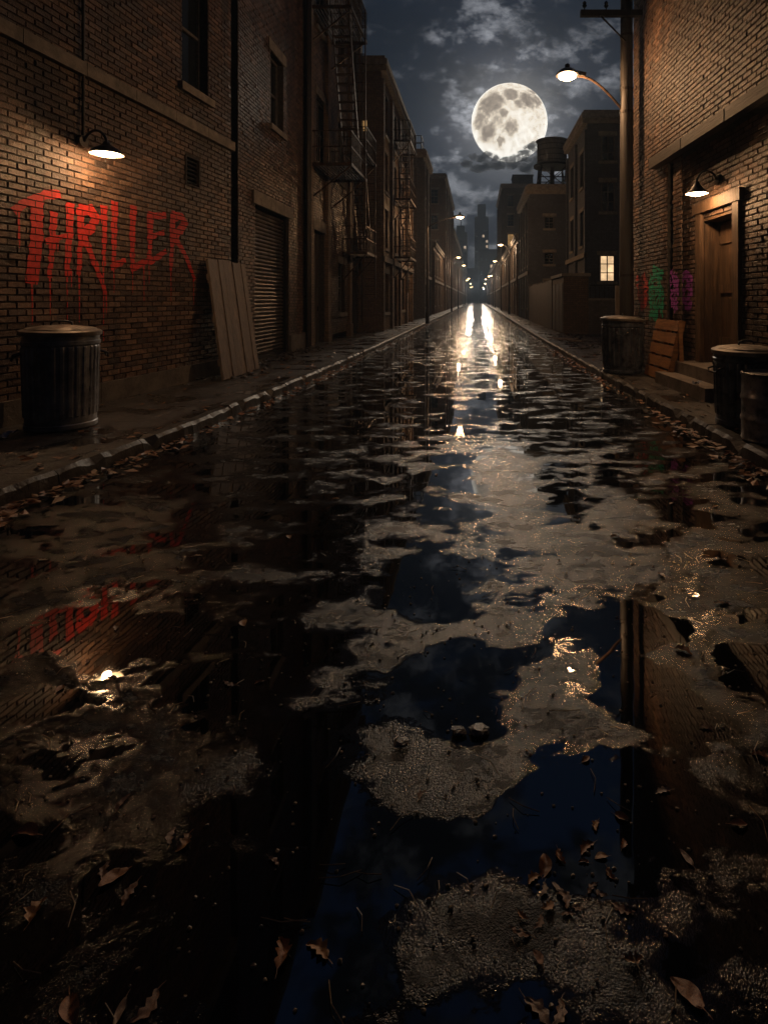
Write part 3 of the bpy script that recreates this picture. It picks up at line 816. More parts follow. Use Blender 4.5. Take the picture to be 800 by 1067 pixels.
# shed, low wall with railing
sh = empty('brick_shed', (3.7, 23.5, 0), 'square brick yard shed with flat stone cap at the pavement edge', 'shed')
m = MB(); m.box(3.3, 4.25, 22.0, 25.2, 0, 2.34); m.build('shed_wall', M['bt_brown'], sh)
m = MB(); m.box(3.22, 4.33, 21.92, 25.28, 2.343, 2.46); m.build('cap', M['stone'], sh)
m = MB()
for i in range(3): m.box(3.285-.012, 3.3-.003, 22.15+i*1.0, 23.0+i*1.0, .2, 2.1)
m.build('board_panel', M['planks'], sh)
fe = empty('board_fence', (3.3, 30, 0), 'dark vertical board fence between the brick shed and the tank building', 'fence')
m = MB(); y = 25.4; rn = random.Random(5)
while y < 36.5:
    m.box(3.28, 3.31, y, y+.2, .13, 2.3+rn.uniform(-.06,.06)); y += .212
m.build('boards', M['planks'], fe)
for y in (26, 28.5, 31, 33.5, 36):
    m = MB(); m.box(3.313, 3.42, y, y+.1, 0, 2.4); m.build('post', M['planks'], fe)
lw = empty('yard_wall', (6, 22.4, 0), 'low dark yard wall with thin iron railing between shed and utility pole', 'wall')
m = MB(); m.box(4.26, 12, 22.3, 22.55, 0, 1.42); m.build('wall', M['bt_grey'], lw)
m = MB(); m.box(4.26, 12, 22.25, 22.6, 1.423, 1.5); m.build('coping', M['stone'], lw)
m = MB()
for i in range(40): m.bar((4.4+i*.18, 22.42, 1.5), (4.4+i*.18, 22.42, 2.0), .02)
m.bar((4.4, 22.42, 2.0), (11.6, 22.42, 2.0), .035); m.build('railing', M['iron'], lw)
r5, _, _ = block('low_row', 'low row of brick fronts just past the tank building', 3.4, -1, 48, 82, 6.6, 9, M['bt_tan'], 1, 9, front_bays=2)
block('office_tower', 'tall dark tower block with few lit windows behind the water tower', 3.7, -1, 85, 104, 18.2, 12, M['bt_grey'], 5, 4, front_bays=3, lit_front={(2,3): 'lit_far', (1,3): 'lit_far', (0,2): 'lit_dim'}, lit={(2,0): 'lit_far'})
m = MB()
rt = empty('roof_hut', (6.5, 88, 18.5), 'small railed hut on the roof of the tall tower block', 'roof hut')
m.box(5.4, 8.4, 86.5, 90, 18.6, 20.1); m.build('hut_wall', M['bt_grey'], rt)
m = MB(); m.box(5.3, 8.5, 86.4, 90.1, 20.103, 20.25); m.build('roof', M['roof'], rt)
block('row_building', 'hazy brick row past the tall tower block', 3.8, -1, 107, 160, 9, 10, M['bt_brown'], 2, 8, lit={(3,0): 'lit_far', (6,1): 'lit_far'})
block('row_building', 'faint furthest brick row on the trash drum side of the street', 3.9, -1, 163, 235, 10, 10, M['bt_grey'], 2, 9, lit={(2,0): 'lit_far'})

# water tower
wt = empty('water_tower', (5.07, 39, 8.8), 'round water tower on lattice legs standing under the moon', 'water tower')
c = (5.07, 39)
m = MB(); m.lathe([(0,10.55),(1.0,10.55),(1.0,10.62),(1.0,12.15),(1.0,12.16)], 36, (c[0],c[1],0)); m.build('tank', M['tank'], wt, 30)
m = MB()
for z in (10.75, 11.1, 11.45, 11.8, 12.05): m.lathe([(1.004,z),(1.02,z),(1.02,z+.04),(1.004,z+.04)], 36, (c[0],c[1],0))
m.build('hoop', M['iron'], wt, 30)
m = MB(); m.lathe([(1.1,12.16),(1.1,12.2),(.5,12.36),(.0,12.46)], 36, (c[0],c[1],0)); m.build('roof', M['tank'], wt, 20)
m = MB(); m.lathe([(0,10.4),(1.25,10.4),(1.25,10.53),(0,10.53)], 24, (c[0],c[1],0)); m.build('deck', M['iron'], wt, 30)
L4 = [(-.85,-.85),(.85,-.85),(.85,.85),(-.85,.85)]
for (a, b_) in L4:
    m = MB(); m.bar((c[0]+a*1.12, c[1]+b_*1.12, 8.62), (c[0]+a*.95, c[1]+b_*.95, 10.4), .12); m.build('leg', M['iron'], wt)
m = MB()
for i in range(4):
    p, q = L4[i], L4[(i+1)%4]
    m.bar((c[0]+p[0]*1.1, c[1]+p[1]*1.1, 8.8), (c[0]+q[0]*.97, c[1]+q[1]*.97, 10.3), .05); m.bar((c[0]+q[0]*1.1, c[1]+q[1]*1.1, 8.8), (c[0]+p[0]*.97, c[1]+p[1]*.97, 10.3), .05)
    m.bar((c[0]+p[0]*1.03, c[1]+p[1]*1.03, 9.6), (c[0]+q[0]*1.03, c[1]+q[1]*1.03, 9.6), .06)
m.bar((c[0], c[1], 8.6), (c[0], c[1], 10.4), .28); m.build('bracing', M['iron'], wt)
ch = empty('chimney', (6.2, 38, 8.8), 'stubby brick chimney beside the water tower legs', 'chimney')
m = MB(); m.box(5.9, 6.6, 37.6, 38.3, 8.75, 9.3); m.build('shaft', M['bt_brown'], ch)
m = MB(); m.box(5.85, 6.65, 37.55, 38.35, 9.303, 9.4); m.build('cap', M['stone'], ch)

# skyline at the end of the street
def tower(label, x0, x1, y, H, mat, seed, step=0, spire=0):
    rn = random.Random(seed); t_ = empty('skyscraper', ((x0+x1)/2, y+8, 0), label, 'skyscraper')
    m = MB(); m.box(x0, x1, y, y+18, -1, H)
    if step: m.box(x0+(x1-x0)*.2, x1-(x1-x0)*.2, y+3, y+15, H+.01, H+step)
    if spire: m.box((x0+x1)/2-.3, (x0+x1)/2+.3, y+8, y+8.6, H+step, H+step+spire)
    m.build('tower_body', M['bt_blue'], t_)
    F = Facade((x0, y), (x1, y), (0, -1)); n = max(2, int((x1-x0)/2.1)); k = int(H/3.2)
    for i in range(n):
        for j in range(1, k-1):
            u = (x1-x0)*(i+.5)/n; z = j*3.2+1
            if z < 9: continue
            r_ = rn.random()
            if r_ < .5: continue
            w = MB(); F.box(w, u-.55, u+.55, -.01, .06, z, z+1.5)
            w.build('window', M['lit_far'] if r_ > .9 else (M['lit_white'] if r_ > .885 else M['glass']), t_)
tower('slim spired tower at the far end of the street', -13, -5.5, 320, 39, 0, 1, 4, 6)
tower('broad stepped tower furthest down the street axis', -1.5, 7, 350, 52, 0, 2, 8, 0)
tower('squat block of lit offices closing the street end', 1.0, 10.5, 280, 26, 0, 3)
tower('dark low block closing the street end', -12, .6, 285, 17, 0, 4)
tower('narrow tower between the office tower and lit offices', 11.5, 18, 300, 33, 0, 5, 3)

# ------------------------------------------------------------------ BUILDING: near brick wall with the recessed door
FR = Facade((3.2 + 12.8*.05, -1.0), (3.2, 11.8), (-1, 0)); HR = 10.6
bR = empty('door_building', (4.2, 8, 0), 'brick building with recessed plank door, dark ledge and coloured spray paint tags', 'building')
uN = 5.5; uF = FR.hit(694.5, 312)[0]; ZB = 3.82
wall_mb(FR, 0, FR.L, 0, HR, [(uN, uF, 0, ZB)], seed=8, reveal=.2).build('brick_wall', [M['brick_a'], M['mortar']], bR)
FI = FR.shift(-.14)
dn, df = FI.hit(769, 312)[0], FI.hit(730, 312)[0]
DZ0, DZ1 = .48, 2.70
wall_mb(FI, uN, uF, 0, ZB, [(dn, df, 0, DZ1)], seed=9, reveal=.34).build('recessed_wall', [M['brick_b'], M['mortar']], bR)
p0, p1 = FR.hit(708, 312)[0], FR.hit(698.5, 312)[0]
wall_mb(FR.shift(-.03), p0, p1, 0, ZB, [], seed=10).build('pilaster', [M['brick_a'], M['mortar']], bR)
m = MB()
FR.box(m, 0, uN-.01, -6, -.1, -.1, HR-.02); FR.box(m, uF+.21, FR.L, -6, -.012, -.1, HR-.02); FR.box(m, uN, uF+.2, -6, -.52, -.1, HR-.02)
m.build('rear_wall', M['bt_brown'], bR)
m = MB(); FR.box(m, -.05, FR.L+.06, -6.1, .1, HR, HR+.25); m.build('parapet', M['stone'], bR)
ub0 = FR.hit(684, 172)[0]
mb = MB(); k = 6
for i in range(k):
    a, b_ = 3+(ub0-3)*i/k, 3+(ub0-3)*(i+1)/k
    FR.box(mb, a+.003, b_-.003, -.01, .13 + .008*(i % 3), ZB-.0, ZB+.17+.006*(i % 2))
mb.build('ledge', M['beam'], bR)
# door and its frame
dr = plank_door(bR, FI, dn+.08, df-.08, DZ0, DZ1-.1, -.27, M['doorwood'], .14)
for z in (.75, 1.55, 2.3):
    m = MB(); FI.box(m, dn+.1, df-.1, -.27, -.245, z, z+.13); m.build('batten', M['doorwood'], dr)
m = MB(); a = dn+.2; FI.box(m, a-.03, a+.03, -.268, -.255, 1.42, 1.66); m.tube([FI.P(a,-.256,1.48), FI.P(a,-.2,1.48), FI.P(a,-.2,1.6), FI.P(a,-.256,1.6)], .012, 8); m.build('handle', M['iron'], dr)
m = MB()
for (a, b_) in ((dn-.09, dn+.08), (df-.08, df+.09)):
    FI.box(m, a, b_, -.015, .05, DZ0-.0, DZ1+.08)
FI.box(m, dn-.16, df+.16, -.012, .07, DZ1+.083, DZ1+.25)
m.build('door_frame', M['doorwood'], bR)
m = MB()
for s0_, s1_ in ((dn+.003, dn+.03), (df-.03, df-.003)):
    for i in range(2): FI.box(m, s0_, s1_, -.335+.16*i+.002, -.175+.16*i-.002, DZ0, DZ1-.003)
FI.box(m, dn+.03, df-.03, -.335, -.02, DZ1-.04, DZ1-.003)
m.build('reveal_lining', M['doorwood'], bR)
m = MB(); FI.box(m, dn-.12, df+.18, -.33, .34, KH-.02, DZ0); m.build('upper_step', M['concrete'], bR)
m = MB(); FI.box(m, dn-.35, df+.28, .34, .62, KH-.02, .30); m.build('lower_step', M['concrete'], bR)
# tags
def tagpaint(poly, mat, n_str, w, seed, F, n0):
    rn = random.Random(seed); mb = MB(); mb.uv = []
    xs = [p[0] for p in poly]; ys = [p[1] for p in poly]
    def inside(x, y):
        c = False; j = len(poly)-1
        for i in range(len(poly)):
            (xi, yi), (xj, yj) = poly[i], poly[j]
            if (yi > y) != (yj > y) and x < (xj-xi)*(y-yi)/(yj-yi)+xi: c = not c
            j = i
        return c
    for s_ in range(n_str):
        for _ in range(60):
            x, y = rn.uniform(min(xs), max(xs)), rn.uniform(min(ys), max(ys))
            if inside(x, y): break
        a = rn.choice((1.4, -1.5, 1.7, .4, 2.6)) + rn.uniform(-.4,.4); pts = [(x, y)]
        for _ in range(rn.randint(5, 10)):
            a += rn.uniform(-.9, .9)
            nx, ny = pts[-1][0]+math.cos(a)*1.8, pts[-1][1]+math.sin(a)*3.0
            if not inside(nx, ny): a += 2.2; continue
            pts.append((nx, ny))
        if len(pts) < 3: continue
        q = [F.hit(*p) for p in pts]
        ribbon(mb, F, q, [w*rn.uniform(.7, 1.25)]*len(q), n0 + .00015*s_, s_, .004)
    return mb.build('spray_tag', mat, bR)
tagpaint([(663,283),(668,287),(673,283),(676,300),(674,318),(669,326),(665,312),(662,298)], M['red2'], 34, .04, 1, FR, .006)
tagpaint([(677,284),(680,279),(681,268),(684,278),(692,281),(693,310),(691,334),(687,322),(684,338),(680,330),(677,338),(676,310)], M['green'], 50, .036, 2, FR, .006)
tagpaint([(698.5,282),(703,279),(707.5,283),(707.5,322),(703,326),(698.5,318)], M['purple'], 24, .032, 3, FR.shift(-.03), .006)
tagpaint([(710,284),(716,281),(722,284),(722,312),(719,327),(714,322),(710,325)], M['purple'], 28, .034, 4, FI, .006)

# ------------------------------------------------------------------ wall lamps
def gooseneck(F, px, pz, out, sr, sh_, label, conduit, cone=False):
    u = px
    root = empty('wall_lamp', F.P(u, 0, pz), label, 'lamp')
    m = MB(); a, b_ = F.P(u, 0, pz), F.P(u, .05, pz)
    m.tube([a, b_], [.085, .075], 16); m.build('mount', M['enamel'], root, 40)
    pts = []
    for i in range(13):
        t_ = i/12; ang = math.pi*t_
        pts.append(F.P(u, .05 + out*.5*(1-math.cos(ang))*.5*2*.5 + (out-.05 - out*.5)*t_, pz + .13*math.sin(ang) + .0))
    pts.append(F.P(u, out, pz-.03))
    m = MB(); m.tube(pts, .016, 8); m.build('arm', M['enamel'], root, 40)
    c = F.P(u, out, pz-.03)
    m = MB()
    if cone: prof = [(.03,.0),(.04,-.03),(sr*.55,-sh_*.6),(sr,-sh_),(sr*.985,-sh_-.006),(sr*.53,-sh_*.62),(.02,-.045)]
    else: prof = [(.03,.02),(.05,-.02),(sr*.55,-.05),(sr*.85,-sh_*.65),(sr,-sh_),(sr*.985,-sh_-.006),(sr*.83,-sh_*.7),(sr*.5,-.065),(.02,-.045)]
    m.lathe(prof, 32, c, mats=[0]*4+[1]*(len(prof)-5)) if not cone else m.lathe(prof, 32, c, mats=[0]*3+[1]*(len(prof)-4)); s_ = m.build('lamp_shade', [M['enamel'], M['enamel_white']], root, 40)
    m = MB(); m.lathe([(0,-.05),(.03,-.06),(sr*.5,-sh_*.85),(sr*.8,-sh_+.004),(sr*.6,-sh_-.022),(sr*.3,-sh_-.034),(0,-sh_-.038)], 24, c); m.build('bulb', M['bulb_small'], root, 60)
    if conduit:
        m = MB(); m.tube([F.P(u, .035, pz+.05), F.P(u, .035, conduit)], .018, 8)
        z = pz+.5
        while z < conduit: FA.box(m, u-.03, u+.03, -.005, .02, z, z+.03); z += 1.1
        m.build('conduit', M['pipe'], root, 40)
    return root, c
u, z = FA.hit(84, 147)
la, ca = gooseneck(FA, u, z, .34, .185, .13, 'small dark dome lamp lit above the red lettering', HA-.2)
point(ca + V((0,0,-.21)), 34, .05, parent=la)
u, z = FI.hit(750, 187)
lb, cb = gooseneck(FI, u, z, .34, .16, .17, 'small cone lamp lit over the plank door', None, cone=True)
point(cb + V((0,0,-.25)), 36, .05, parent=lb)

# ------------------------------------------------------------------ street lights
up = empty('utility_pole', (2.93, 11.3, KH), 'utility pole with crossarm and glowing street lamp arm beside brick corner', 'utility pole')
m = MB(); m.tube([(2.93,11.3,.05),(2.93,11.3,3),(2.93,11.3,9.4)], [.145,.13,.11], 18); po = m.build('pole', M['polewood'], up, 40)
m = MB()
for z in (1.9, 5.1, 5.55, 6.6): m.lathe([(.136-.004*z*.6,z),(.143-.004*z*.6,z),(.143-.004*z*.6,z+.05),(.136-.004*z*.6,z+.05)], 18, (2.93,11.3,0))
m.build('band', M['iron'], po)
m = MB(); m.bar((2.0,11.16,7.0), (3.19,11.16,7.0), .1, .11); m.build('crossarm', M['polewood'], up)
m = MB(); m.bar((2.35,11.1,6.96), (2.88,11.15,6.45), .03, .02); m.build('brace', M['iron'], up)
for x in (2.08, 2.5):
    m = MB(); m.lathe([(.012,0),(.012,.06),(.035,.07),(.045,.1),(.03,.12),(.04,.15),(.02,.18),(0,.185)], 14, (x,11.16,7.055)); m.build('insulator', M['glass'], up, 40)
LH = V((1.77, 11.3, 5.86))
def arc_arm(m, p0, p1, rise, r, n=12):
    pts = []
    for i in range(n+1):
        t_ = i/n; p = V(p0).lerp(V(p1), t_); p.z = p0[2] + (p1[2]-p0[2]) * math.sin(t_*math.pi/2)
        pts.append(p)
    m.tube(pts, r, 8)
m = MB(); arc_arm(m, (2.84, 11.28, 5.18), (1.98, 11.3, 5.84), .4, .026); m.build('lamp_arm', M['rust_iron'], up, 40)
def lamp_head(root, c, dx, bulbm, s=1.0):
    m = MB(); n = 24
    m.lathe([(0,.11*s),(.045*s,.11*s),(.05*s,.2*s),(.03*s,.22*s),(0,.22*s)], 14, c)
    m.lathe([(.05*s,.12*s),(.14*s,.10*s),(.215*s,.03*s),(.225*s,-.01*s),(.21*s,-.012*s),(.0,.03*s)], n, c)
    m.bar(c + V((dx*.16*s,0,.04*s)), c + V((dx*.36*s,0,.0)), .1*s, .08*s)
    h = m.build('lamp_head', M['enamel'], root, 40)
    m = MB(); m.lathe([(.18*s,-.005*s),(.17*s,-.04*s),(.11*s,-.075*s),(0,-.09*s)], n, c); m.build('lens', bulbm, h, 60)
lamp_head(up, LH, 1, M['bulb'])
point(LH + V((0,0,-.17)), 290, .09, parent=up)

def street_lamp(loc, dx, arm, label):
    root = empty('street_lamp', (0,0,0), label, 'street lamp', None)
    m = MB(); m.tube([(0,0,0),(0,0,.6),(0,0,.65),(0,0,5.4)], [.11,.1,.07,.05], 10); m.build('pole', M['iron'], root, 40)
    m = MB(); arc_arm(m, (0,0,5.3), (dx*(arm-.25),0,5.86), .4, .03); m.build('lamp_arm', M['iron'], root, 40)
    lamp_head(root, V((dx*arm,0,5.9)), -dx, M['bulb_far'], 1.15)
    return root
lampA = street_lamp(None, 1, 1.8, 'street lamp nearest on the fire escape side, long arm over the road')
lampA.location = (-2.75, 31.8, KH); point((-2.75+1.8, 31.8, 5.78), 400, .12, parent=None)
lampB = street_lamp(None, 1, .75, 'x')
spots = [(-2.75, 62, 'street lamp in front of the low brick row')]
spots += [(-2.75, 84, 'street lamp before the tall warehouse'), (-2.75, 118, None), (-2.75, 133, None), (-2.75, 170, None), (-2.75, 188, None), (-2.75, 228, None)]
GA = 'far street lamps on the fire escape side'; GB = 'far street lamps on the trash drum side'
for i, (x, y, lab) in enumerate(spots):
    o = lampB if i == 0 else copy_tree(lampB)
    k_ = 1 + .1*math.sin(i*2.3); o.scale = (k_,)*3
    o.location = (x, y, KH); o['label'] = lab or 'tiny glowing street lamp in the hazy far row on the fire escape side'; 
    if not lab: o['group'] = GA
    point((x+.75*k_, y, KH + 5.62*k_), 340 if i < 3 else 560, .14, (1.0,.66,.4) if i < 3 else (1.0,.82,.66))
lampC = street_lamp(None, -1, .75, 'x')
spots = [(2.95, 53, 'brightest distant street lamp, by the low brick row past the tank building'), (3.0, 72, 'street lamp at the far end of the low brick row past the tank building'), (3.0, 96, None), (3.0, 110, None), (3.0, 146, None), (3.0, 163, None), (3.0, 205, None), (3.0, 226, None)]
for i, (x, y, lab) in enumerate(spots):
    o = lampC if i == 0 else copy_tree(lampC)
    k_ = 1 + .1*math.sin(i*1.7+1); o.scale = (k_,)*3
    o.location = (x, y, KH); o['label'] = lab or 'tiny glowing street lamp in the hazy far row on the trash drum side'
    if not lab: o['group'] = GB
    point((x-.75*k_, y, KH + 5.62*k_), 340 if i < 3 else 560, .14, (1.0,.66,.4) if i < 3 else (1.0,.82,.66))

# ------------------------------------------------------------------ trash cans
def trash_can(label, r, h, body, lidmat, ribs=30, lid_tilt=0, handles=True, group=None, loc=(0,0,0), rot=0, dent=.0):
    root = empty('trash_can', (0,0,0), label, 'trash can', group)
    def fl(a, i, z):
        k = 1 + (.035 * (1 if (a*ribs/(2*math.pi)) % 1 < .5 else -.0) if .13*h < z < .82*h else 0)
        if dent: k -= dent*max(0, noise.noise(V((math.cos(a)*1.2, math.sin(a)*1.2, z*2.5))))
        return k
    m = MB(); rb, rt = r*.9, r*.97
    prof = [(0,.02),(rb*.97,.02),(rb,.0),(rb*1.03,.01),(rb*1.03,.05),(rb,.06)]
    zs = [.07, .12] + [.135 + (.815-.135)*i/8 for i in range(9)] + [.83]
    for q in zs: prof.append((rb + (rt-rb)*q, q*h))
    prof += [(rt*1.03, .845*h), (rt*1.03, .875*h), (rt, .885*h), (rt, .95*h), (rt*1.035,.955*h),(rt*1.035,.972*h),(rt*.97,.972*h),(rt*.95,.2*h),(0,.18*h)]
    m.lathe(prof, ribs*6, (0,0,0), mod=fl)
    m.build('can_body', body, root, 30)
    if handles:
        for sgn in (-1, 1):
            m = MB(); x = sgn*(rt*1.0); m.tube([(x,-.09,.76*h),(x+sgn*.06,-.09,.74*h),(x+sgn*.07,-.07,.7*h),(x+sgn*.07,.07,.7*h),(x+sgn*.06,.09,.74*h),(x,.09,.76*h)], .011, 8)
            m.build('handle', M['galv_dark'], root, 50)
    m = MB(); R_ = r*1.03
    lp = [(R_*.985,-.035),(R_,-.04),(R_*1.01,-.03),(R_*1.01,.0),(R_*.96,.012),(R_*.9,.014),(R_*.86,.028),(R_*.5,.05),(R_*.2,.06),(0,.062)]
    m.lathe(lp, 48, (0,0,0), mod=lambda a, i, z: 1 + .012*noise.noise(V((math.cos(a)*2, math.sin(a)*2, i*.3))))
    ld = m.build('lid', lidmat, root, 35); ld.location = (0,0,h*.978); ld.rotation_euler = (R(lid_tilt), R(lid_tilt*.6), 0)
    m = MB(); m.tube([(-.09,0,.055),(-.085,0,.085),(-.05,0,.1),(.05,0,.1),(.085,0,.085),(.09,0,.055)], .01, 8)
    hd = m.build('lid_handle', M['galv_dark'], ld, 50)
    root.location = loc; root.rotation_euler = (0,0,R(rot))
    return root
trash_can('fluted galvanised trash can with lid under the red lettering', .345, 1.02, M['galv'], M['lid'], 30, 1.5, loc=(-4.33, 6.0, KH), rot=40, dent=.03)
trash_can('dark fluted trash can with dusty lid beside the utility pole', .385, .99, M['paintedcan'], M['lid'], 26, 2.5, loc=(2.66, 10.55, KH), rot=75, dent=.04)
trash_can('black fluted trash can with handled lid next to the door steps', .335, .80, M['paintedcan'], M['lid'], 26, 1.0, loc=(2.86, 6.12, KH), rot=10, dent=.02)
# drum
dm = empty('steel_drum', (0,0,0), 'scuffed silver steel drum with raised hoops in front of the black trash can', 'drum')
m = MB(); r_ = .262
prof = [(0,.02),(r_*.96,.02),(r_*.97,0),(r_,.0),(r_*1.02,.015),(r_,.03)]
for hz in (.2, .4): prof += [(r_,hz-.03),(r_*1.035,hz-.012),(r_*1.035,hz+.012),(r_,hz+.03)]
prof += [(r_,.6),(r_*1.03,.612),(r_*1.03,.632),(r_*.97,.636),(r_*.965,.61),(0,.61)]
m.lathe(prof, 64, (0,0,0), mod=lambda a, i, z: 1 - .02*max(0, noise.noise(V((math.cos(a)*1.6, math.sin(a)*1.6, z*4)))))
m.build('drum_body', M['drum'], dm, 35)
m = MB(); m.lathe([(0,.611),(.035,.612),(.035,.628),(.02,.63),(0,.63)], 14, (.12,.05,0)); m.build('bung', M['galv_dark'], dm, 40)
dm.location = (2.77, 5.42, KH)

# ------------------------------------------------------------------ leaning boards
def frame_mat(o, x, y, z):
    return Matrix(((x.x,y.x,z.x,o.x),(x.y,y.y,z.y,o.y),(x.z,y.z,z.z,o.z),(0,0,0,1)))
bd = empty('leaning_board', (0,0,0), 'tall weathered plank panel leaning on the brick wall beside roller shutter', 'board')
A, B = V((-4.12, 9.32, KH)), V((-4.16, 10.95, KH))
T = V((-4.52, 9.62, 2.13))
ex = (B-A).normalized(); ez = (T-A); ez = (ez - ex*ez.dot(ex)*.0); hh = ez.length; ez = ez.normalized(); ey = ez.cross(ex).normalized()
Wd = (B-A).length; m = MB(); n = 8
rn = random.Random(3)
for i in range(n):
    a, b_ = Wd*i/n+.006, Wd*(i+1)/n-.006; t0 = rn.uniform(-.007,.007); h0 = rn.uniform(-.02,.02); hb = rn.uniform(0,.015)
    m.box(a, b_, -.018+t0, .018+t0, hb, hh+h0)
for v_i, p in enumerate(m.v): m.v[v_i] = tuple(A + ex*p[0] + ey*p[1] + ez*p[2])
m.build('planks', M['board'], bd)
sgn = 1 if (ey.x < 0) else -1
for zc in (.3, hh/2, hh-.3):
    m = MB(); m.box(.02, Wd-.02, .022, .05, zc-.05, zc+.05)
    m.v = [tuple(A + ex*p[0] + ey*(p[1]*sgn) + ez*p[2]) for p in m.v]
    m.build('batten', M['board'], bd)

pl = empty('wooden_pallet', (0,0,0), 'orange stained pallet leaning on brick wall under the green tag', 'pallet')
A, B = V((2.96, 10.15, KH)), V((3.0, 9.12, KH)); T = V((3.18, 10.12, 1.13))
ex = (B-A).normalized(); ez = T-A; hh = ez.length; ez = ez.normalized(); ey = ez.cross(ex).normalized()
sgn = 1 if ey.x < 0 else -1          # +y side faces the road
Wd = (B-A).length
def place(m): m.v = [tuple(A + ex*p[0] + ey*(p[1]*sgn) + ez*p[2]) for p in m.v]
rn = random.Random(5)
k = 5; ph = hh/k
for i in range(k):
    m = MB(); m.box(rn.uniform(-.01,.01), Wd+rn.uniform(-.01,.01), 0, .022, i*ph+.012, (i+1)*ph-.022); place(m); m.build('slat', M['pallet'], pl)
for x in (.0, Wd/2-.03, Wd-.06):
    m = MB(); m.box(x, x+.06, -.08, -.003, 0, hh-.01); place(m); m.build('stringer', M['pallet'], pl)
m = MB(); m.bar((3.2, 9.1, 1.08), (3.2, 8.98, KH), .06, .05); m.build('back_leg', M['pallet'], pl)
st = empty('timber_post', (2.62, 11.0, KH), 'pale short timber stake standing between trash can and utility pole', 'post')
m = MB(); m.bar((2.72,11.1,.05), (2.70,11.12,1.72), .075, .05); m.build('stake', M['board'], st)

# ------------------------------------------------------------------ small litter
def lump(mb, c, r, seed, flat=.6):
    import bmesh
    bm = bmesh.new(); bmesh.ops.create_icosphere(bm, subdivisions=2, radius=1)
    vs = []
    for v_ in bm.verts:
        q = v_.co; k = 1 + .45*noise.noise(q*1.3 + V((seed*3.1,0,0))) + .2*noise.noise(q*3.1 + V((0,seed,0)))
        vs.append((c[0]+q.x*r*k*1.2, c[1]+q.y*r*k, c[2]+q.z*r*k*flat))
    mb.add(vs, [tuple(x.index for x in f.verts) for f in bm.faces]); bm.free()
rn = random.Random(12)
def gp(px, py, z=0.0):
    k = (EYE - z)/((py-CY)/FPX); return V(((px-CX)/FPX*k, k, z))
for i, (px, py, r_, lab) in enumerate([(478,765,.022,'dark asphalt lump on the road at the near edge of the blue puddle'), (499,764,.028,'bigger dark asphalt lump on the road at the near edge of the blue puddle'), (418,777,.022,'flat dark asphalt lump between two puddles near the road centre')]):
    p = gp(px, py); m = MB(); lump(m, (0,0,.012), r_, i+1, .3)
    o = m.build('asphalt_lump', M['rubble']); o.location = p; tag(o, lab, 'rock')
m = MB()
for i in range(170):
    y = rn.uniform(9.4, 15.9); x = -4.7 + abs(rn.gauss(0, .28))
    lump(m, (x, y, KH+.01), rn.uniform(.012, .05), i, .6)
tag(m.build('rubble', M['rubble']), kind='stuff')
m = MB()
for i in range(120):
    y = rn.uniform(15, 22); x = 2.6 + rn.uniform(0, 1.4)
    lump(m, (x, y, KH+.01), rn.uniform(.015, .07), i+500, .6)
tag(m.build('rubble', M['rubble']), kind='stuff')
for i, (x, y, a, l) in enumerate(((2.85,19.0,20,1.2),(3.2,18.3,75,1.0),(2.75,17.4,-30,.9))):
    o = bpy.data.objects.new('broken_plank', None)
    m = MB(); m.box(-l/2, l/2, -.07, .07, 0, .03); o = m.build('broken_plank', M['board'])
    o.location = (x, y, KH+.03+.03*i); o.rotation_euler = (R(3), R(4), R(a))
    tag(o, ['broken plank lying flat nearest the brick shed on the pavement', 'broken plank lying crosswise in the pavement rubble before the shed', 'short broken plank at the kerb just past the utility pole'][i], 'plank')
# crumpled paper by the can
def paper(loc, s, seed, lab):
    m = MB(); n = 9
    for i in range(n):
        for j in range(n):
            x, y = (i/(n-1)-.5)*s, (j/(n-1)-.5)*s*.8
            z = .03 + .09*s*4*noise.noise(V((x*9/s*.3, y*9/s*.3, seed))) + .02*noise.noise(V((x*30, y*30, seed)))
            m.v.append((x, y, max(.003, z)))
    for i in range(n-1):
        for j in range(n-1): m.f.append((i*n+j, i*n+j+1, (i+1)*n+j+1, (i+1)*n+j)); m.m.append(0)
    o = m.build('crumpled_paper', M['paper']); o.location = loc; o.rotation_euler = (0,0,seed); tag(o, lab, 'paper')
paper(gp(6, 455, KH), .16, 1.3, 'pale bluish crumpled paper beside the galvanised trash can')
paper(gp(588, 604, KH) if False else V((2.96, 7.75, .302)), .10, 2.2, 'small white paper scrap on the lower door step')

# leaves: real single leaves, copies of a dozen shapes
protos = []
for i in range(12):
    rn2 = random.Random(i+40); m = MB(); nu, nv = 15, 7
    ln = 1.0; wd = rn2.uniform(.38, .85); curl = rn2.uniform(-.5, .9); cup = rn2.uniform(.1, .9); bend = rn2.uniform(-.25,.25); lob = rn2.random() < .65; ph = rn2.randrange(2)
    for a in range(nu):
        t_ = a/(nu-1); w = wd*math.sin(math.pi*min(1, t_*.93+.05))**.75*(1-.25*t_)
        if lob: w *= (.55, .8, 1.1, .85)[(a+ph) % 4]
        for b_ in range(nv):
            s_ = (b_/(nv-1)-.5)*2
            m.v.append((t_-.5, s_*w*.5 + bend*math.sin(t_*math.pi), .05 + abs(s_)**1.6*w*.5*cup + curl*.25*(t_-.4)**2 + .075*noise.noise(V((t_*4, s_*2, i)))))
    for a in range(nu-1):
        for b_ in range(nv-1): m.f.append((a*nv+b_, a*nv+b_+1, (a+1)*nv+b_+1, (a+1)*nv+b_)); m.m.append(0)
    m.tube([(-.5,0,.06),(-.66,.01,.05),(-.8,.04,.04)], [.016,.012,.01], 5)
    zmin = min(p[2] for p in m.v); m.v = [(p[0], p[1], p[2]-zmin) for p in m.v]
    me_o = m.build('fallen_leaf', M['leaf'][i % 4], None, 60); protos.append(me_o)
used = set()
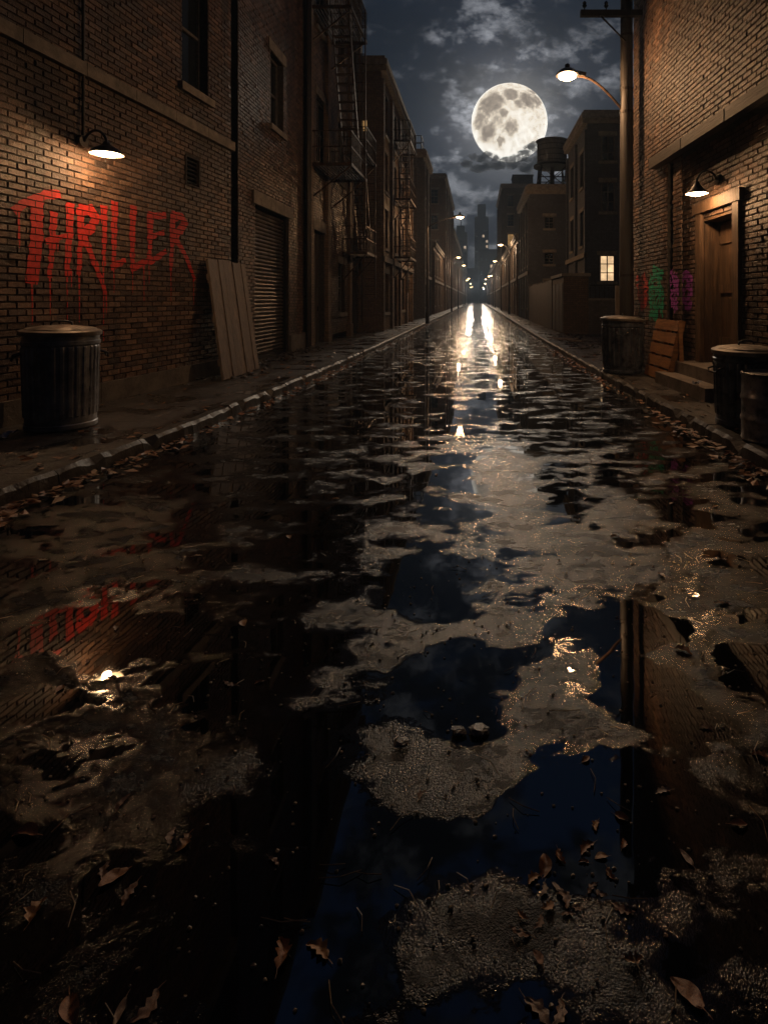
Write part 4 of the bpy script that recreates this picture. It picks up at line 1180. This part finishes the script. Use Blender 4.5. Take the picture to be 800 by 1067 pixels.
def leaf(x, y, z, size, lab, grp, k=None, tilt=8):
    i = rn.randrange(12) if k is None else k
    if i in used: o = protos[i].copy(); COL.objects.link(o)
    else: o = protos[i]; used.add(i)
    o.location = (x, y, z + .002); size *= .68; o.scale = (size, size, size*rn.uniform(.6, 1.1))
    o.rotation_euler = (R(rn.uniform(-tilt, tilt)), R(rn.uniform(-tilt, tilt)), rn.uniform(0, 6.28))
    tag(o, lab, 'leaf', grp)
# in the big puddle
for (px, py, s_) in [(566,903,.085),(585,894,.06),(612,886,.075),(626,895,.05),(556,918,.06),(565,928,.055),(585,938,.08),(592,955,.05),(541,972,.075),(650,948,.075),(618,927,.06),(637,912,.05),(622,862,.055),(580,925,.045),(570,945,.05),(560,962,.05),(600,948,.045),(545,955,.04),(608,900,.04),(648,880,.05)]:
    p = gp(px, py); leaf(p.x, p.y, 0, s_, 'curled brown leaf floating in the leaf strewn blue puddle', 'leaves in the blue puddle')
for (px, py, s_) in [(205,580,.085),(240,713,.085),(255,650,.08),(45,583,.09),(90,582,.08),(120,655,.07),(62,718,.06),(118,917,.1),(135,933,.08),(112,908,.07),(128,838,.08),(25,872,.1),(180,872,.07),(700,525,.09),(745,528,.08),(752,630,.11),(712,680,.1),(560,1060,.1),(580,1058,.08),(285,900,.06),(190,880,.07),(150,1050,.09),(75,1055,.09),(125,1057,.07),(715,1038,.11),(715,895,.07),(793,790,.08),(690,826,.07),(625,930,.05),(648,852,.06),(480,765,.05),(660,1000,.06),(610,792,.05),(270,712,.05),(300,560,.07),(350,520,.08),(610,520,.08),(640,560,.07),(690,600,.07),(455,495,.07),(90,690,.06),(290,995,.1),(330,993,.09),(40,950,.08),(770,860,.07),(735,760,.06),(560,1000,.05),(440,830,.05)]:
    p = gp(px, py); leaf(p.x, p.y, 0, s_, 'single dead leaf lying on wet open asphalt of the road', 'leaves on the open road')
for i in range(85):
    y = 3.4 + 9*rn.random()**1.3
    while noise.noise(V((.3, y*1.1, 9))) < rn.uniform(-.35, .3): y = 3.4 + 9*rn.random()**1.3
    x = lerp_poly(KL, y) + .03 + abs(rn.gauss(0, .10))
    leaf(x, y, rn.uniform(0,.02), rn.uniform(.06,.115), 'dead leaf in the gutter below the red lettering', 'leaves in the gutter below the red lettering', tilt=28)
for i in range(85):
    y = 4.6 + 9*rn.random()**1.2
    while noise.noise(V((.3, y*1.1, 4))) < rn.uniform(-.35, .3): y = 4.6 + 9*rn.random()**1.2
    x = lerp_poly(KR, y) - .03 - abs(rn.gauss(0, .10))
    leaf(x, y, rn.uniform(0,.02), rn.uniform(.05,.10), 'dead leaf in the gutter by pallet and trash cans', 'leaves in the gutter by the pallet', tilt=28)
for i in range(34):
    y = rn.uniform(4.5, 11); w = -4.55-(10.66-y)*SL
    x = w+.1+abs(rn.gauss(0,.12)) if i % 2 else rn.uniform(w+.15, lerp_poly(KL, y)-.1)
    if (V((x, y)) - V((-4.33, 6.0))).length < .45: x += .7
    leaf(x, y, KH-.004, rn.uniform(.05,.09), 'dead leaf on the pavement near the galvanised trash can', 'leaves on the pavement under the lettering', tilt=18)
for i in range(28):
    y = rn.uniform(6.6, 11.5); x = rn.uniform(lerp_poly(KR, y)+.12, 2.95)
    leaf(x, y, KH-.004, rn.uniform(.045,.08), 'dead leaf on the pavement between pallet and door steps', 'leaves on the pavement by the door', tilt=18)
# the far rest of the gutters
for nm, poly, sg in (('a', KL, 1), ('b', KR, -1)):
    m = MB()
    for i in range(1500):
        y = 3.6 + 46*rn.random()**1.7
        if noise.noise(V((.3, y*.8, 9 if sg > 0 else 4))) < rn.uniform(-.4, .35): continue
        x = lerp_poly(poly, y) + sg*(.02+abs(rn.gauss(0,.12))) if rn.random() < .7 else lerp_poly(poly, y) - sg*rn.uniform(.1, 1.4)
        z = .006 if (x-lerp_poly(poly, y))*sg > 0 else KH
        a = rn.uniform(0, 6.28); s_ = rn.uniform(.035,.065); c_, d_ = math.cos(a)*s_, math.sin(a)*s_
        m.add([(x+c_,y+d_,z+rn.uniform(0,.03)),(x-d_*.5,y+c_*.5,z+rn.uniform(0,.03)),(x-c_,y-d_,z+rn.uniform(0,.03)),(x+d_*.5,y-c_*.5,z+rn.uniform(0,.02))], [(0,1,2),(0,2,3)])
    tag(m.build('leaf_litter', M['leaf'][1]), kind='stuff')
# bits of grit and straw on the near road
m = MB()
for i in range(800):
    y = 1.1 + 2.2*rn.random(); x = rn.uniform(-.85,.6)*y*.95
    if rn.random() < .16:
        a = rn.uniform(0,6.28); l = rn.uniform(.03,.11); p = V((x,y,.006)); d_ = V((math.cos(a), math.sin(a), 0))
        m.tube([p, p+d_*l*.5+V((-d_.y,d_.x,0))*l*.12+V((0,0,.006)), p+d_*l], .0012, 5)
    else: lump(m, (x, y, .002), rn.uniform(.0015,.005), i, .8)
tag(m.build('road_grit', M['twig']), kind='stuff')

# ------------------------------------------------------------------ moon, cloud, sky, sun
MD = 1400.0
md = ray(530.5, 128) ; mpos = V((0,0,EYE)) + md*MD
mm, t, b = newmat('moon surface')
o = t.obj(); s = t.xyz(o); RM = 39.5/FPX*MD
q = t.vmath('SCALE', t.vec(s[0], s[2], 0.0), scale=1/RM)
qw = t.vmath('ADD', q, t.vmath('MULTIPLY', t.vmath('SUBTRACT', t.noisec(q, 4.5, 6), (.5,.5,.5)), (.34,.34,0)))
dark = None
for (x, y, r_, w) in [(-.49,.26,.36,.95),(-.02,.46,.22,.9),(.38,.33,.26,1),(.66,.34,.17,.85),(.55,.64,.13,.8),(-.78,-.1,.24,.7),(-.58,-.42,.24,.95),(-.03,-.38,.22,.9),(-.26,-.68,.10,.9),(-.2,-.03,.14,.8),(-.35,-.2,.16,.5),(.18,.2,.12,.7)]:
    dd = t.vmath('LENGTH', t.vmath('SUBTRACT', qw, (x, y, 0)))
    f = t.step(dd, r_*.45, r_*1.2, w, 0)
    dark = f if dark is None else t.math('MAXIMUM', dark, f)
tex = t.noise(q, 7, 10, .75)
craters = t.voro(q, 7, 'F1'); cr2 = t.step(craters, .03, .13, .5, 0)
ang = t.math('ARCTAN2', t.math('ADD', t.xyz(q)[1], .66), t.math('SUBTRACT', t.xyz(q)[0], .2))
rad = t.vmath('LENGTH', t.vmath('SUBTRACT', q, (.2,-.66,0)))
raysn = t.math('MULTIPLY', t.noise(t.vec(t.math('MULTIPLY', ang, 5.0), t.math('MULTIPLY', rad, .8), 0), 2.2, 4), t.step(rad, 0, .95, 1, 0))
val = t.math('MULTIPLY_ADD', dark, -.52, .72)
val = t.math('ADD', val, t.math('MULTIPLY', t.math('SUBTRACT', tex, .5), 1.5))
val = t.math('ADD', val, t.math('MULTIPLY', raysn, .36))
val = t.math('ADD', val, t.math('MULTIPLY', cr2, .35))
rr_ = t.vmath('LENGTH', q)
val = t.math('ADD', val, t.step(rr_, .82, 1.0, 0, .3))
col = t.ramp(val, [(0.0,(.17,.14,.115)),(.35,(.33,.275,.22)),(.65,(.68,.59,.47)),(1.0,(1.0,.96,.87))])
b.inputs['Base Color'].default_value = (0,0,0,1); b.inputs['Specular IOR Level'].default_value = 0
t.put(b.inputs['Emission Color'], col); b.inputs['Emission Strength'].default_value = 1.6
m = MB(); prof = [(RM*math.sin(math.pi*i/48), -RM*math.cos(math.pi*i/48)) for i in range(49)]
m.lathe(prof, 96, (0,0,0)); mo = m.build('moon', mm, None, 180); mo.location = mpos
mo.visible_shadow = False      # the sun lamp below IS this moon's light, so the moon must not stand in its own light
tag(mo, 'huge cream full moon with grey seas shining above the water tower', 'moon')

# cloud bank drifting across the lower edge of the moon: a real volume of vapour
CM = bpy.data.materials.new('cloud vapour'); CM.use_nodes = True; t = NT(CM.node_tree); t.n.remove(t.n['Principled BSDF'])
pv = t.new('ShaderNodeVolumePrincipled'); pv.inputs['Color'].default_value = (.55,.6,.7,1); pv.inputs['Anisotropy'].default_value = .35
pv.inputs['Density'].default_value = .16
t.l.new(pv.outputs[0], t.n['Material Output'].inputs['Volume'])
import bmesh
def cloud_lump(mb, c, r, seed):
    bm = bmesh.new(); bmesh.ops.create_icosphere(bm, subdivisions=4, radius=1); vs = []
    for v_ in bm.verts:
        q_ = v_.co; k = 1 + .55*noise.fractal(q_*1.6 + V((seed*7.3,0,0)), 1.0, 2.1, 5) 
        vs.append((c[0]+q_.x*r*k*1.25, c[1]+q_.y*r*k*.8, c[2]+q_.z*r*k*.8))
    mb.add(vs, [tuple(x.index for x in f.verts) for f in bm.faces]); bm.free()
m = MB(); CD = 1150.0; rn = random.Random(77)
for i, (px, py, r_) in enumerate([(507,161,4.5),(500,165,5),(493,163,4),(516,165,4.5),(526,167,5),(536,165,5),(546,160,6),(552,154,5.5),(556,150,4),(562,156,5),(545,167,6),(535,172,6),(520,172,6),(508,172,6),(568,162,6),(560,168,7),(548,175,7),(575,168,6),(486,170,5),(498,175,6)]):
    p = V((0,0,EYE)) + ray(px, py)*(CD + rn.uniform(-20, 20)); cloud_lump(m, p, r_/FPX*CD, i+1)
tag(m.build('cloud', CM, None, 180), kind='stuff')

W = bpy.data.worlds.new('World'); SC.world = W; W.use_nodes = True
t = NT(W.node_tree); bg = t.n['Background']
sky = t.new('ShaderNodeTexSky', sky_type='NISHITA'); sky.sun_disc = False
el = math.atan2(md.z, 1.0); az = math.atan2(md.x, md.y)
sky.sun_elevation = el; sky.sun_rotation = az; sky.air_density = 1.0; sky.dust_density = .3; sky.ozone_density = 3.0
dirv = t.vmath('NORMALIZE', t.new('ShaderNodeTexCoord').outputs['Generated'])
sx = t.xyz(dirv)
den = t.math('ADD', t.math('MAXIMUM', sx[2], 0.0), .16)
pl2 = t.vec(t.math('DIVIDE', sx[0], den), t.math('DIVIDE', sx[1], den), 0.0)
mdn = md.normalized()
dm_ = t.math('ARCCOSINE', t.math('MINIMUM', t.vmath('DOT_PRODUCT', dirv, tuple(mdn)), 1.0))     # angle from the moon
glow = t.math('ADD', t.math('MULTIPLY', t.math('POWER', 2.718, t.math('MULTIPLY', dm_, -14.0)), 1.5), t.math('MULTIPLY', t.math('POWER', 2.718, t.math('MULTIPLY', dm_, -3.6)), .55))
cdv = t.vmath('MULTIPLY', dirv, (1.0, 1.0, 1.7))
clf = t.noise(t.vmath('ADD', cdv, (3.1, 1.7, .4)), 5.5, 10, .62, .25)
low = t.step(sx[2], .16, .5, .10, -.02)
cl = t.step(t.math('ADD', clf, low), .43, .56)
edge = t.step(t.noise(t.vmath('ADD', cdv, (3.16, 1.62, .9)), 11.0, 9, .66), .46, .64)
body = t.mix(edge, (.008,.013,.024), (.20,.21,.235))
lit = t.vmath('SCALE', body, scale=t.math('MULTIPLY_ADD', glow, 2.7, .06))
nis = t.vmath('MULTIPLY', t.vmath('MULTIPLY', sky.outputs[0], (.55,.85,1.25)), t.step(sx[2], .42, .72, .0011, .016))
clear = t.vmath('ADD', nis, t.vmath('SCALE', (.018,.03,.055), scale=t.math('MULTIPLY', glow, .5)))
fin = t.mix(cl, clear, lit)
halo = t.math('POWER', 2.718, t.math('MULTIPLY', t.math('MAXIMUM', t.math('SUBTRACT', dm_, .064), 0.0), -24.0))
fin = t.vmath('ADD', fin, t.vmath('SCALE', (.17,.16,.145), scale=halo))
fin = t.mix(t.step(sx[2], -.05, .0), (.006,.007,.009), fin)
t.put(bg.inputs['Color'], t.vmath('SCALE', fin, scale=10.0)); bg.inputs['Strength'].default_value = .1

sl = bpy.data.lights.new('moonlight', 'SUN'); sl.energy = .38; sl.angle = R(5.5); sl.color = (1.0,.82,.62)
so = bpy.data.objects.new('moonlight', sl); COL.objects.link(so); so.location = (0,0,30)
so.rotation_euler = (-md).to_track_quat('-Z', 'Y').to_euler()

# ------------------------------------------------------------------ haze
HM = bpy.data.materials.new('night haze'); HM.use_nodes = True; t = NT(HM.node_tree); t.n.remove(t.n['Principled BSDF'])
pv = t.new('ShaderNodeVolumePrincipled'); pv.inputs['Color'].default_value = (.5,.72,1.0,1); pv.inputs['Density'].default_value = .0016; pv.inputs['Anisotropy'].default_value = .32
t.l.new(pv.outputs[0], t.n['Material Output'].inputs['Volume'])
m = MB(); m.box(-60, 60, -20, 400, -1.2, 75)
tag(m.build('haze', HM), kind='stuff')

# ------------------------------------------------------------------ camera
cd = bpy.data.cameras.new('camera'); cd.sensor_fit = 'HORIZONTAL'; cd.sensor_width = 36; cd.lens = 36*FPX/800
cd.shift_x = -(CX-400)/800; cd.shift_y = -(533.5-CY)/800
cd.clip_start = .05; cd.clip_end = 6000
co = bpy.data.objects.new('camera', cd); COL.objects.link(co); co.location = (0,0,EYE); co.rotation_euler = (R(90),0,0)
SC.camera = co
vs_ = SC.view_settings; vs_.view_transform = 'Standard'; vs_.look = 'None'; vs_.exposure = 0; vs_.gamma = 1; vs_.use_curve_mapping = False
cy = SC.cycles; cy.use_denoising = True; cy.max_bounces = 5; cy.diffuse_bounces = 2; cy.glossy_bounces = 3; cy.volume_bounces = 0
cy.adaptive_threshold = .02; cy.sample_clamp_indirect = 3; cy.sample_clamp_direct = 0; cy.caustics_reflective = False; cy.caustics_refractive = False
